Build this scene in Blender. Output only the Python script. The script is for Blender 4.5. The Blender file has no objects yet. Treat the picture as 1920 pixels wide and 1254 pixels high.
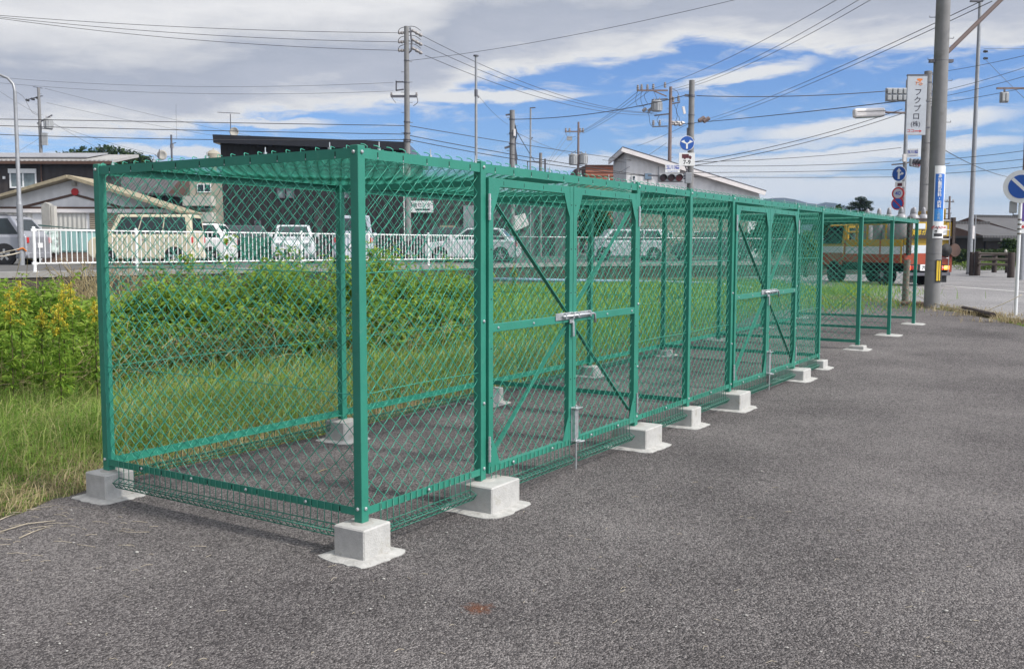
import bpy, bmesh, math, random
import numpy as np
from mathutils import Vector, Matrix
random.seed(7); RNG = np.random.default_rng(7)
SC = bpy.context.scene
COL = SC.collection
R = math.radians

# ------------------------------------------------------------------ camera model
FPX, CXP, CYP, TILT, ROLL, CAMZ = 1793.4, 960.0, 611.8, 0.0827, 0.0019, 1.53
def ray(px, py):
    a, b = px-CXP, py-CYP
    xr = a*math.cos(ROLL)+b*math.sin(ROLL); yr = -a*math.sin(ROLL)+b*math.cos(ROLL)
    x, z = xr/FPX, -yr/FPX
    return Vector((x, math.cos(TILT)+z*math.sin(TILT), -math.sin(TILT)+z*math.cos(TILT)))
def at(px, py, Y):
    r = ray(px, py); k = Y/r.y
    return Vector((r.x*k, Y, CAMZ+r.z*k))
BREAKS = (9.0, 17.0, 22.0)
def gz(Y):
    if Y < 9: return 0.0
    if Y < 17: return (Y-9)*0.0232
    if Y < 22: return 0.1856+(Y-17)*0.0225
    return 0.298
def gp(px, py):
    r = ray(px, py); lo, hi = 0.5, 400.0
    for _ in range(60):
        m = (lo+hi)/2
        if CAMZ+r.z*m/r.y > gz(m): lo = m
        else: hi = m
    return Vector((r.x*lo/r.y, lo, gz(lo)))
def setup_camera():
    cd = bpy.data.cameras.new('camera'); cam = bpy.data.objects.new('camera', cd); COL.objects.link(cam)
    c = ray(CXP, CYP).normalized()
    rt = (ray(CXP+1, CYP)-ray(CXP, CYP)).normalized(); up = c.cross(rt)*-1
    up = rt.cross(c)
    m = Matrix((( rt.x, up.x, -c.x, 0), (rt.y, up.y, -c.y, 0), (rt.z, up.z, -c.z, CAMZ), (0, 0, 0, 1)))
    cam.matrix_world = m
    cd.sensor_fit = 'HORIZONTAL'; cd.sensor_width = 36.0; cd.lens = 36.0*FPX/1920.0
    cd.shift_y = -(627-CYP)/1920.0; cd.clip_start = 0.05; cd.clip_end = 20000
    SC.camera = cam
setup_camera()

# ------------------------------------------------------------------ materials
def nodes_of(name):
    m = bpy.data.materials.new(name); m.use_nodes = True
    nt = m.node_tree; b = nt.nodes['Principled BSDF']
    return m, nt, b
def N(nt, t, **kw):
    n = nt.nodes.new(t)
    for k, v in kw.items():
        if k.startswith('i_'):
            key = k[2:]; key = int(key) if key.isdigit() else key.replace('_', ' ')
            n.inputs[key].default_value = v
        else: setattr(n, k, v)
    return n
def ramp(nt, fac, stops, interp='LINEAR'):
    r = nt.nodes.new('ShaderNodeValToRGB'); r.color_ramp.interpolation = interp
    e = r.color_ramp.elements
    while len(e) > 1: e.remove(e[-1])
    e[0].position = stops[0][0]; e[0].color = (*stops[0][1], 1)
    for p, c in stops[1:]:
        q = e.new(p); q.color = (*c, 1)
    nt.links.new(fac, r.inputs[0]); return r.outputs[0]
def mat(name, col, rough=0.6, metal=0.0, var=0.12, scale=6.0, bump=0.0, bscale=60.0, spec=0.5, stain=None, emit=0, coat=0.0):
    m, nt, b = nodes_of(name)
    tc = N(nt, 'ShaderNodeTexCoord')
    ns = N(nt, 'ShaderNodeTexNoise', i_Scale=scale, i_Detail=6.0, i_Roughness=0.62)
    nt.links.new(tc.outputs['Object'], ns.inputs['Vector'])
    lo = tuple(c*(1-var) for c in col); hi = tuple(min(1, c*(1+var)) for c in col)
    c = ramp(nt, ns.outputs['Fac'], [(0.3, lo), (0.7, hi)])
    if stain:
        n2 = N(nt, 'ShaderNodeTexNoise', i_Scale=stain[1], i_Detail=8.0, i_Roughness=0.7)
        nt.links.new(tc.outputs['Object'], n2.inputs['Vector'])
        f = ramp(nt, n2.outputs['Fac'], [(stain[2], (0, 0, 0)), (stain[2]+stain[3], (1, 1, 1))])
        mx = N(nt, 'ShaderNodeMix', data_type='RGBA')
        nt.links.new(f, mx.inputs[0]); nt.links.new(c, mx.inputs[6]); mx.inputs[7].default_value = (*stain[0], 1)
        c = mx.outputs[2]
    nt.links.new(c, b.inputs['Base Color'])
    b.inputs['Roughness'].default_value = rough; b.inputs['Metallic'].default_value = metal
    b.inputs['Specular IOR Level'].default_value = spec
    if coat: b.inputs['Coat Weight'].default_value = coat; b.inputs['Coat Roughness'].default_value = 0.08
    if bump:
        n3 = N(nt, 'ShaderNodeTexNoise', i_Scale=bscale, i_Detail=6.0)
        nt.links.new(tc.outputs['Object'], n3.inputs['Vector'])
        bp = N(nt, 'ShaderNodeBump', i_Strength=bump, i_Distance=0.02)
        nt.links.new(n3.outputs['Fac'], bp.inputs['Height']); nt.links.new(bp.outputs[0], b.inputs['Normal'])
    if emit:
        b.inputs['Emission Color'].default_value = (*col, 1); b.inputs['Emission Strength'].default_value = emit
    return m
def leaf_mat(name, stops, rough=0.55, trans=0.35):
    """colour differs from leaf to leaf (random per loose leaf), light passes through"""
    m, nt, b = nodes_of(name)
    g = N(nt, 'ShaderNodeNewGeometry')
    tc = N(nt, 'ShaderNodeTexCoord')
    ns = N(nt, 'ShaderNodeTexNoise', i_Scale=2.2, i_Detail=5.0, i_Roughness=.7)
    nt.links.new(tc.outputs['Object'], ns.inputs['Vector'])
    ad = N(nt, 'ShaderNodeMath', operation='MULTIPLY_ADD', i_1=0.55, i_2=-0.05)
    nt.links.new(g.outputs['Random Per Island'], ad.inputs[0])
    a2 = N(nt, 'ShaderNodeMath', operation='MULTIPLY_ADD', i_1=0.6)
    nt.links.new(ns.outputs['Fac'], a2.inputs[0]); nt.links.new(ad.outputs[0], a2.inputs[2])
    c = ramp(nt, a2.outputs[0], stops)
    nt.links.new(c, b.inputs['Base Color']); b.inputs['Roughness'].default_value = rough
    b.inputs['Specular IOR Level'].default_value = 0.25
    t = N(nt, 'ShaderNodeBsdfTranslucent'); nt.links.new(c, t.inputs[0])
    mx = N(nt, 'ShaderNodeMixShader'); mx.inputs[0].default_value = trans
    o = nt.nodes['Material Output']
    nt.links.new(b.outputs[0], mx.inputs[1]); nt.links.new(t.outputs[0], mx.inputs[2]); nt.links.new(mx.outputs[0], o.inputs[0])
    return m

M = {}
M['green'] = mat('green_paint', (0.026, 0.205, 0.145), 0.4, var=0.10, scale=5, stain=((0.075, 0.24, 0.175), 14, 0.60, 0.18), bump=.06, bscale=90)
M['wire_dark'] = mat('dark_green_wire', (0.022, 0.165, 0.115), 0.4)
M['wire'] = mat('green_wire', (0.040, 0.32, 0.225), 0.35, var=0.08, scale=4)
M['slot'] = mat('dark_slot', (0.01, 0.025, 0.02), 0.8)
M['zinc'] = mat('zinc', (0.55, 0.57, 0.58), 0.38, 0.75, var=0.18, scale=40)
M['conc'] = mat('footing_concrete', (0.43, 0.425, 0.41), 0.85, var=0.14, scale=14, bump=0.25, bscale=120, stain=((0.25, 0.235, 0.19), 7, 0.55, 0.16))
M['mortar'] = mat('mortar', (0.41, 0.405, 0.39), 0.9, var=0.2, scale=18, bump=0.35, bscale=70, stain=((0.28, 0.26, 0.23), 22, 0.58, 0.15))
M['conc_grey'] = mat('grey_concrete', (0.33, 0.32, 0.30), 0.9, var=0.16, scale=3, bump=0.2, bscale=30, stain=((0.2, 0.19, 0.17), 2.2, 0.55, 0.15))
M['pole'] = mat('pole_concrete', (0.215, 0.213, 0.216), 0.85, var=0.1, scale=5, bump=0.15, bscale=60, stain=((0.16, 0.156, 0.15), 3, 0.58, 0.14))
M['pole_brown'] = mat('pole_painted_brown', (0.2, 0.15, 0.14), 0.6, var=0.1)
M['steel'] = mat('galvanised_steel', (0.32, 0.33, 0.35), 0.45, 0.35, var=0.12, scale=8)
M['steel_dark'] = mat('dark_steel', (0.13, 0.13, 0.15), 0.5, 0.3, var=0.15)
M['white_metal'] = mat('white_enamel', (0.8, 0.81, 0.82), 0.35, var=0.04)
M['cable'] = mat('cable_rubber', (0.05, 0.05, 0.055), 0.6)
M['cable_thin'] = mat('cable_grey', (0.12, 0.125, 0.14), 0.6)
M['porcelain'] = mat('porcelain', (0.3, 0.28, 0.28), 0.35)
M['trafo'] = mat('transformer_grey', (0.36, 0.37, 0.38), 0.5, var=0.1, scale=3)
M['black'] = mat('black_rubber', (0.018, 0.018, 0.02), 0.75)
M['black_gloss'] = mat('black_gloss', (0.02, 0.02, 0.025), 0.25)
M['glass'] = mat('dark_glass', (0.02, 0.03, 0.035), 0.06, var=0.2, scale=2, spec=0.8)
M['glass_green'] = mat('green_glass', (0.05, 0.11, 0.1), 0.06, var=0.25, scale=2, spec=0.8)
M['white'] = mat('white_paint', (0.82, 0.78, 0.77), 0.5, var=0.05)
M['sign_white'] = mat('sign_white', (0.8, 0.8, 0.8), 0.45, var=0.03)
M['sign_blue'] = mat('sign_blue', (0.02, 0.10, 0.42), 0.4, var=0.05)
M['sign_red'] = mat('sign_red', (0.5, 0.03, 0.03), 0.4, var=0.05)
M['ink'] = mat('ink_black', (0.03, 0.03, 0.035), 0.6)
M['ink_blue'] = mat('ink_blue', (0.10, 0.13, 0.45), 0.6)
M['orange'] = mat('orange_ink', (0.75, 0.22, 0.03), 0.5)
M['yellow'] = mat('yellow_plate', (0.7, 0.48, 0.03), 0.45, var=0.08)
M['bark'] = mat('bark', (0.09, 0.065, 0.045), 0.9, var=0.3, scale=12, bump=0.4)
M['darkwood'] = mat('dark_wood', (0.045, 0.032, 0.028), 0.8, var=0.3, scale=9, bump=0.3)
M['greywood'] = mat('weathered_wood', (0.2, 0.17, 0.14), 0.9, var=0.3, scale=9, bump=0.4)
M['rope'] = mat('rope', (0.5, 0.45, 0.36), 0.9)

# ------------------------------------------------------------------ mesh builder
class MB:
    def __init__(s): s.v = []; s.f = []; s.mi = []
    def add(s, vs, fs, mi=0):
        o = len(s.v); s.v.extend([tuple(p) for p in vs])
        for f in fs: s.f.append(tuple(i+o for i in f)); s.mi.append(mi)
    def obox(s, c, ax, ay, az, mi=0):
        c, ax, ay, az = map(Vector, (c, ax, ay, az))
        vs = [c+ax*i+ay*j+az*k for k in (-1, 1) for j in (-1, 1) for i in (-1, 1)]
        fs = [(0, 2, 3, 1), (4, 5, 7, 6), (0, 1, 5, 4), (2, 6, 7, 3), (0, 4, 6, 2), (1, 3, 7, 5)]
        if ax.cross(ay).dot(az) < 0: fs = [f[::-1] for f in fs]
        s.add(vs, fs, mi); return s
    def box(s, x0, y0, z0, x1, y1, z1, mi=0):
        return s.obox(((x0+x1)/2, (y0+y1)/2, (z0+z1)/2), ((x1-x0)/2, 0, 0), (0, (y1-y0)/2, 0), (0, 0, (z1-z0)/2), mi)
    def beam(s, p, q, w, h, up=(0, 0, 1), mi=0):
        p, q, up = Vector(p), Vector(q), Vector(up); d = (q-p); L = d.length; d.normalize()
        sd = d.cross(up).normalized(); u = sd.cross(d).normalized()
        return s.obox((p+q)/2, d*(L/2), sd*(w/2), u*(h/2), mi)
    def tube(s, pts, r, n=8, cap=True, mi=0):
        pts = [Vector(p) for p in pts]; m = len(pts)
        rs = r if isinstance(r, (list, tuple)) else [r]*m
        t0 = (pts[1]-pts[0]).normalized()
        a = Vector((0, 0, 1)) if abs(t0.z) < 0.9 else Vector((1, 0, 0))
        nrm = t0.cross(a).normalized(); vs = []
        for i in range(m):
            if i == 0: t = t0
            elif i == m-1: t = (pts[i]-pts[i-1]).normalized()
            else:
                t = (pts[i+1]-pts[i-1])
                t = t.normalized() if t.length > 1e-9 else t0
            nrm = (nrm-t*nrm.dot(t))
            nrm = nrm.normalized() if nrm.length > 1e-9 else t.orthogonal().normalized()
            b = t.cross(nrm)
            for k in range(n):
                an = 2*math.pi*k/n
                vs.append(pts[i]+(nrm*math.cos(an)+b*math.sin(an))*rs[i])
        fs = [(i*n+k, i*n+(k+1) % n, (i+1)*n+(k+1) % n, (i+1)*n+k) for i in range(m-1) for k in range(n)]
        if cap: fs += [tuple(range(n))[::-1], tuple(range((m-1)*n, m*n))]
        s.add(vs, fs, mi); return s
    def lathe(s, c, prof, n=20, axis='z', mi=0):
        c = Vector(c); vs = []; m = len(prof)
        for r, h in prof:
            for k in range(n):
                a = 2*math.pi*k/n; x, y = r*math.cos(a), r*math.sin(a)
                vs.append(c+Vector({'z': (x, y, h), 'y': (x, h, y), 'x': (h, x, y)}[axis]))
        fs = [(i*n+k, i*n+(k+1) % n, (i+1)*n+(k+1) % n, (i+1)*n+k) for i in range(m-1) for k in range(n)]
        fs += [tuple(range(n))[::-1], tuple(range((m-1)*n, m*n))]
        if axis == 'y': fs = [f[::-1] for f in fs]
        s.add(vs, fs, mi); return s
    def prism(s, poly, d, mi=0):
        """polygon (3-D points) extruded by vector d"""
        P = [Vector(p) for p in poly]; d = Vector(d); n = len(P)
        nn = Vector((0, 0, 0))
        for i in range(n): nn += P[i].cross(P[(i+1) % n])
        if nn.dot(d) > 0: P = P[::-1]
        vs = P+[p+d for p in P]
        fs = [tuple(range(n)), tuple(range(n, 2*n))[::-1]]+[(i, i+n, (i+1) % n+n, (i+1) % n) for i in range(n)]
        s.add(vs, fs, mi); return s
    def face(s, pts, mi=0): s.add(pts, [tuple(range(len(pts)))], mi); return s
    def build(s, name, mats, parent=None, smooth=False, bevel=0, seg=2, auto=None):
        me = bpy.data.meshes.new(name); me.from_pydata(s.v, [], s.f)
        for m in (mats if isinstance(mats, (list, tuple)) else [mats]): me.materials.append(M[m] if isinstance(m, str) else m)
        me.polygons.foreach_set('material_index', s.mi)
        if smooth or auto: me.polygons.foreach_set('use_smooth', [True]*len(s.f))
        me.update()
        if auto: me.set_sharp_from_angle(angle=R(auto))
        return link(name, me, parent, bevel, seg)
def link(name, me, parent=None, bevel=0, seg=2):
    o = bpy.data.objects.new(name, me); COL.objects.link(o)
    if parent: o.parent = parent
    if bevel:
        b = o.modifiers.new('bevel', 'BEVEL'); b.width = bevel; b.segments = seg; b.limit_method = 'ANGLE'; b.angle_limit = R(35)
        b.harden_normals = False
    return o
def tri_mesh(name, V, T, mats, parent=None, smooth=False):
    V = np.asarray(V, dtype=np.float32); T = np.asarray(T, dtype=np.int32); k = T.shape[1]
    me = bpy.data.meshes.new(name)
    me.vertices.add(len(V)); me.vertices.foreach_set('co', V.ravel())
    me.loops.add(T.size); me.loops.foreach_set('vertex_index', T.ravel())
    me.polygons.add(len(T)); me.polygons.foreach_set('loop_start', np.arange(0, T.size, k, dtype=np.int32))
    me.polygons.foreach_set('loop_total', np.full(len(T), k, dtype=np.int32))
    if smooth: me.polygons.foreach_set('use_smooth', np.ones(len(T), dtype=bool))
    for m in (mats if isinstance(mats, (list, tuple)) else [mats]): me.materials.append(M[m] if isinstance(m, str) else m)
    me.update(calc_edges=True); me.validate()
    return link(name, me, parent)
def tag(o, label=None, cat=None, group=None, kind=None):
    if label: o['label'] = label
    if cat: o['category'] = cat
    if group: o['group'] = group
    if kind: o['kind'] = kind
    return o
def thing(name, label, cat, loc=(0, 0, 0), rotz=0.0, group=None):
    o = bpy.data.objects.new(name, None); COL.objects.link(o); o.empty_display_size = 0.2
    o.location = loc; o.rotation_euler = (0, 0, rotz)
    return tag(o, label, cat, group)
def copy_tree(o, parent=None):
    c = o.copy(); COL.objects.link(c); c.parent = parent
    for ch in o.children: copy_tree(ch, c)
    return c
def text(name, body, size, loc, xdir, ydir, m, parent=None, depth=0.002, align='CENTER', space=1.0, bold=0.0):
    """flat raised lettering: xdir along the line, ydir up"""
    cu = bpy.data.curves.new(name, 'FONT'); cu.body = body; cu.size = size; cu.align_x = align; cu.align_y = 'CENTER'
    cu.extrude = depth; cu.space_character = space; cu.offset = bold; cu.resolution_u = 3
    t = bpy.data.objects.new(name, cu); COL.objects.link(t)
    dg = bpy.context.evaluated_depsgraph_get(); me = bpy.data.meshes.new_from_object(t.evaluated_get(dg))
    bpy.data.objects.remove(t); bpy.data.curves.remove(cu)
    x = Vector(xdir).normalized(); y = Vector(ydir).normalized(); z = x.cross(y)
    mm = Matrix(((x.x, y.x, z.x, loc[0]), (x.y, y.y, z.y, loc[1]), (x.z, y.z, z.z, loc[2]), (0, 0, 0, 1)))
    me.transform(mm); me.materials.clear(); me.materials.append(M[m] if isinstance(m, str) else m)
    return link(name, me, parent)

# ------------------------------------------------------------------ world and sun
SUN_EL = R(44)
SUN_H = Vector((0.885, -0.465, 0)).normalized()
def world():
    w = bpy.data.worlds.new('World'); SC.world = w; w.use_nodes = True
    nt = w.node_tree; bg = nt.nodes['Background']; L = nt.links.new
    sky = N(nt, 'ShaderNodeTexSky', sky_type='NISHITA', sun_disc=False)
    sky.sun_elevation = SUN_EL; sky.sun_rotation = math.atan2(SUN_H.x, SUN_H.y)
    sky.air_density = 1.0; sky.dust_density = 0.6; sky.ozone_density = 2.0
    def math2(op, a, b=None, c=None, clamp=False):
        n = nt.nodes.new('ShaderNodeMath'); n.operation = op; n.use_clamp = clamp
        for i, q in enumerate((a, b, c)):
            if q is None: continue
            if isinstance(q, (int, float)): n.inputs[i].default_value = q
            else: L(q, n.inputs[i])
        return n.outputs[0]
    tc = N(nt, 'ShaderNodeTexCoord'); sp = N(nt, 'ShaderNodeSeparateXYZ'); L(tc.outputs['Generated'], sp.inputs[0])
    x, y, z = sp.outputs
    A = math2('MULTIPLY', math2('ARCTAN2', x, y), 57.2958)
    E = math2('MULTIPLY', math2('ARCSINE', math2('MINIMUM', math2('MAXIMUM', z, -0.999), 0.999)), 57.2958)
    cb = N(nt, 'ShaderNodeCombineXYZ'); L(math2('MULTIPLY', A, 0.10), cb.inputs[0]); L(math2('MULTIPLY', E, 0.42), cb.inputs[1])
    n1 = N(nt, 'ShaderNodeTexNoise', i_Scale=1.0, i_Detail=9.0, i_Roughness=0.6, i_Distortion=0.25); L(cb.outputs[0], n1.inputs['Vector'])
    cb2 = N(nt, 'ShaderNodeCombineXYZ'); L(math2('MULTIPLY', A, 0.32), cb2.inputs[0]); L(math2('MULTIPLY', E, 1.25), cb2.inputs[1])
    n2 = N(nt, 'ShaderNodeTexNoise', i_Scale=1.0, i_Detail=8.0, i_Roughness=0.62, i_Distortion=0.5); L(cb2.outputs[0], n2.inputs['Vector'])
    na = math2('SUBTRACT', n1.outputs['Fac'], 0.5); nb = math2('SUBTRACT', n2.outputs['Fac'], 0.5)
    # lower edge of the grey cloud deck, by compass direction
    fc = N(nt, 'ShaderNodeFloatCurve'); cv = fc.mapping.curves[0]
    pts = [(-28, 5.6), (-20, 5.9), (-15, 7.0), (-9, 7.7), (-5, 8.0), (-2.5, 9.2), (1.3, 9.9), (5, 10.3), (8, 10.7), (11, 11.3), (15, 10.7), (20, 10.5), (24, 10.4), (28, 10.0)]
    while len(cv.points) > 2: cv.points.remove(cv.points[1])
    cv.points[0].location = (0, 5.6/20); cv.points[1].location = (1, 10.0/20)
    for a, e in pts[1:-1]: cv.points.new((a+28)/56, e/20)
    fc.mapping.update()
    L(math2('MULTIPLY_ADD', A, 1/56, 0.5, clamp=True), fc.inputs['Value'])
    E0 = math2('MULTIPLY', fc.outputs[0], 20.0)
    d = math2('SUBTRACT', E, E0)
    dn = math2('ADD', d, math2('MULTIPLY_ADD', na, 1.6, math2('MULTIPLY', nb, 2.6)))
    deck = N(nt, 'ShaderNodeMapRange', interpolation_type='SMOOTHSTEP'); L(dn, deck.inputs[0])
    deck.inputs[1].default_value = -0.25; deck.inputs[2].default_value = 0.75
    mask = deck.outputs[0]
    # single streaks: azimuth, elevation, half length, half thickness, slope, weight
    ST = [(13.6, 9.75, 4.3, 0.50, 0.13, 1.0), (-1.5, 8.75, 6.5, 0.42, 0.02, 1.0), (20.5, 6.7, 8.0, 0.65, 0.05, 1.0), (20, 5.2, 9.5, 0.5, 0.05, .95),
          (10.5, 6.3, 4.5, 0.32, 0.05, .6), (13.5, 4.6, 9, 0.75, 0.02, .9), (-14.5, 7.0, 4.5, 0.25, 0.0, .9), (-19.5, 5.3, 4.0, 0.33, 0.0, .9),
          (16, 3.3, 16, 0.9, 0.0, .85), (14.5, 5.7, 6, .35, 0.04, .7), (-24.5, 4.6, 5, .5, 0, .8), (5.5, 5.0, 5.0, .5, 0, .75), (24, 8.6, 1.8, .25, 0.1, .6), (-13, 3.5, 30, .35, 0, .6)]
    for a, e, l, t, sl, wt in ST:
        da = math2('SUBTRACT', A, a)
        de = math2('ADD', math2('SUBTRACT', math2('SUBTRACT', E, e), math2('MULTIPLY', da, sl)), math2('MULTIPLY', nb, 1.1))
        q = math2('ADD', math2('POWER', math2('ABSOLUTE', math2('DIVIDE', da, l)), 2.0), math2('POWER', math2('ABSOLUTE', math2('DIVIDE', de, t)), 2.0))
        q = math2('ADD', q, math2('MULTIPLY', na, 1.2))
        mr = N(nt, 'ShaderNodeMapRange', interpolation_type='SMOOTHSTEP'); L(q, mr.inputs[0])
        mr.inputs[1].default_value = 1.25; mr.inputs[2].default_value = 0.25; mr.inputs[3].default_value = 0.0; mr.inputs[4].default_value = wt
        mask = math2('MAXIMUM', mask, mr.outputs[0])
    # thin veil low down and wisps in the blue
    veil = N(nt, 'ShaderNodeMapRange', interpolation_type='SMOOTHSTEP'); L(math2('ADD', E, math2('MULTIPLY', nb, 3.0)), veil.inputs[0])
    veil.inputs[1].default_value = 5.6; veil.inputs[2].default_value = 0.8; veil.inputs[4].default_value = 0.75
    mask = math2('MAXIMUM', mask, veil.outputs[0])
    wisp = N(nt, 'ShaderNodeMapRange', interpolation_type='SMOOTHSTEP'); L(n2.outputs['Fac'], wisp.inputs[0])
    wisp.inputs[1].default_value = 0.50; wisp.inputs[2].default_value = 0.74; wisp.inputs[4].default_value = 0.5
    mask = math2('MAXIMUM', mask, wisp.outputs[0])
    # cloud tone: bright rim, grey belly, lighter again higher up
    tone_in = math2('ADD', d, math2('MULTIPLY_ADD', na, 4.5, math2('MULTIPLY', nb, 2.2)))
    tn = N(nt, 'ShaderNodeMapRange'); L(tone_in, tn.inputs[0]); tn.inputs[1].default_value = -1.0; tn.inputs[2].default_value = 9.0
    S = WORLD_CLOUD
    cc = ramp(nt, tn.outputs[0], [(0.0, (.80*S, .81*S, .82*S)), (0.17, (.80*S, .80*S, .80*S)), (0.30, (.50*S, .53*S, .61*S)), (0.44, (.44*S, .475*S, .56*S)), (0.58, (.68*S, .69*S, .72*S)), (0.72, (.84*S, .84*S, .85*S)), (1.0, (.62*S, .63*S, .67*S))])
    sv = SUN_H*math.cos(SUN_EL)+Vector((0, 0, math.sin(SUN_EL)))
    dp = N(nt, 'ShaderNodeVectorMath', operation='DOT_PRODUCT'); L(tc.outputs['Generated'], dp.inputs[0]); dp.inputs[1].default_value = sv
    gl_ = math2('MULTIPLY_ADD', math2('POWER', math2('MAXIMUM', dp.outputs['Value'], 0.0), 1.6), 2.8, 0.45)
    hi = N(nt, 'ShaderNodeMapRange', interpolation_type='SMOOTHSTEP'); L(E, hi.inputs[0]); hi.inputs[1].default_value = 16; hi.inputs[2].default_value = 34
    sd_ = N(nt, 'ShaderNodeMapRange', interpolation_type='SMOOTHSTEP'); L(math2('ABSOLUTE', A), sd_.inputs[0]); sd_.inputs[1].default_value = 33; sd_.inputs[2].default_value = 50
    fac = math2('ADD', math2('MULTIPLY', math2('SUBTRACT', gl_, 1.0), math2('MAXIMUM', hi.outputs[0], sd_.outputs[0])), 1.0)  # out-of-view clouds brightened sunward, dimmed opposite, added to shape the fill light
    cm = N(nt, 'ShaderNodeVectorMath', operation='SCALE'); L(cc, cm.inputs[0]); L(fac, cm.inputs['Scale']); cc = cm.outputs[0]
    hs = N(nt, 'ShaderNodeMix', data_type='RGBA', blend_type='MULTIPLY'); hs.inputs[0].default_value = 1.0
    L(sky.outputs[0], hs.inputs[6]); hs.inputs[7].default_value = SKY_TINT
    mx = N(nt, 'ShaderNodeMix', data_type='RGBA'); L(mask, mx.inputs[0]); L(hs.outputs[2], mx.inputs[6]); L(cc, mx.inputs[7])
    L(mx.outputs[2], bg.inputs['Color']); bg.inputs['Strength'].default_value = 0.1
    sd = bpy.data.lights.new('sun', 'SUN'); sd.energy = SUN_E; sd.angle = R(4); sd.color = (1.0, 0.95, 0.87)
    so = bpy.data.objects.new('sun', sd); COL.objects.link(so); so.location = (0, 0, 30)
    dr = -(SUN_H*math.cos(SUN_EL)+Vector((0, 0, math.sin(SUN_EL))))
    so.rotation_euler = dr.to_track_quat('-Z', 'Y').to_euler()
    vs = SC.view_settings; SC.display_settings.display_device = 'sRGB'
    vs.view_transform = 'Standard'; vs.look = 'None'; vs.exposure = EXPOSURE; vs.gamma = 1.0; vs.use_curve_mapping = False
WORLD_CLOUD = 8.3; SKY_TINT = (0.62, 0.80, 1.15, 1); SUN_E = 3.0; EXPOSURE = 0.28
world()
SC.cycles.max_bounces = 6; SC.cycles.transparent_max_bounces = 8; SC.cycles.use_denoising = True
# ================================================================== the green chain-link cage
ANG = 0.9994
P0 = Vector((-0.7479, 4.6725, 0)); UV = Vector((math.cos(ANG), math.sin(ANG), 0)); VV = Vector((-UV.y, UV.x, 0))
UN = 1.0382; CW = 2.047; ZB, ZT = 0.16, 2.018
def cage_w(s, w, z=0.0): return P0+UV*s+VV*w+Vector((0, 0, z))
def gz_l(s, w): return gz(cage_w(s, w).y)
cage = thing('mesh_cage', 'long green chain-link cage with mesh roof and double gates on the grey asphalt', 'cage', P0, ANG)
HP, HH, WR = 0.0475, 0.045, 0.0023
def chain(name, o, ax, az, nrm, W, H, parent, sag=0.0, extra=None, r=WR):
    """woven diamond mesh: every wire a zigzag hooked into its neighbours; ax across the wires, az along them"""
    o, ax, az, nrm = (np.array(Vector(q)) for q in (o, ax, az, nrm))
    nc = max(1, int(W/HP)); nj = int(H/HH)
    hp, hh = W/nc, H/nj
    j2 = np.arange(0, 2*nj+1)                       # half steps: the odd ones are the middles of the straight runs
    jj = j2/2.0; tri = np.abs(((jj+0.0) % 2)-1.0)
    V = []; bul = 0.016; ph = float(RNG.uniform(0, 6))
    for i in range(nc):
        par = i % 2
        t = 1-tri if par == 0 else tri
        if i % 2 == 0: xx = i*hp+t*hp
        else: xx = i*hp+(t)*hp
        up = np.where((np.floor(jj+par) % 2) == 0, 1.0, -1.0)
        off = np.where(j2 % 2 == 1, up*0.0035, 0.0)
        P = o[None]+ax[None]*xx[:, None]+az[None]*(jj*hh)[:, None]+nrm[None]*off[:, None]
        P = P+ax[None]*RNG.normal(0, 0.0013, len(jj))[:, None]+az[None]*RNG.normal(0, 0.0012, len(jj))[:, None]
        f_ = (xx/W); g_ = jj/nj; P = P+nrm[None]*(bul*np.sin(np.pi*f_)*np.sin(np.pi*g_)*(np.sin(ph+5*f_+3*g_)))[:, None]+az[None]*(.006*np.sin(ph*2+6.0*f_)*np.sin(np.pi*g_))[:, None]
        if sag: P[:, 2] -= sag*4*(jj/nj)*(1-jj/nj)
        V.append(np.stack([P+ax*r*1.35, P+nrm*r, P-ax*r*1.35, P-nrm*r], axis=1))
    V = np.array(V); n = V.shape[1]
    base = (np.arange(nc)[:, None]*n+np.arange(n-1)[None])[..., None]*4
    k = np.arange(4); k2 = (k+1) % 4
    F = np.stack([base+k, base+k2, base+4+k2, base+4+k], axis=-1).reshape(-1, 4)
    V = V.reshape(-1, 3)
    if extra is not None and len(extra.v):
        F = np.concatenate([F, np.array(extra.f)+len(V)]); V = np.concatenate([V, np.array(extra.v)])
    return tri_mesh(name, V, F, 'wire', parent, smooth=True)

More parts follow.
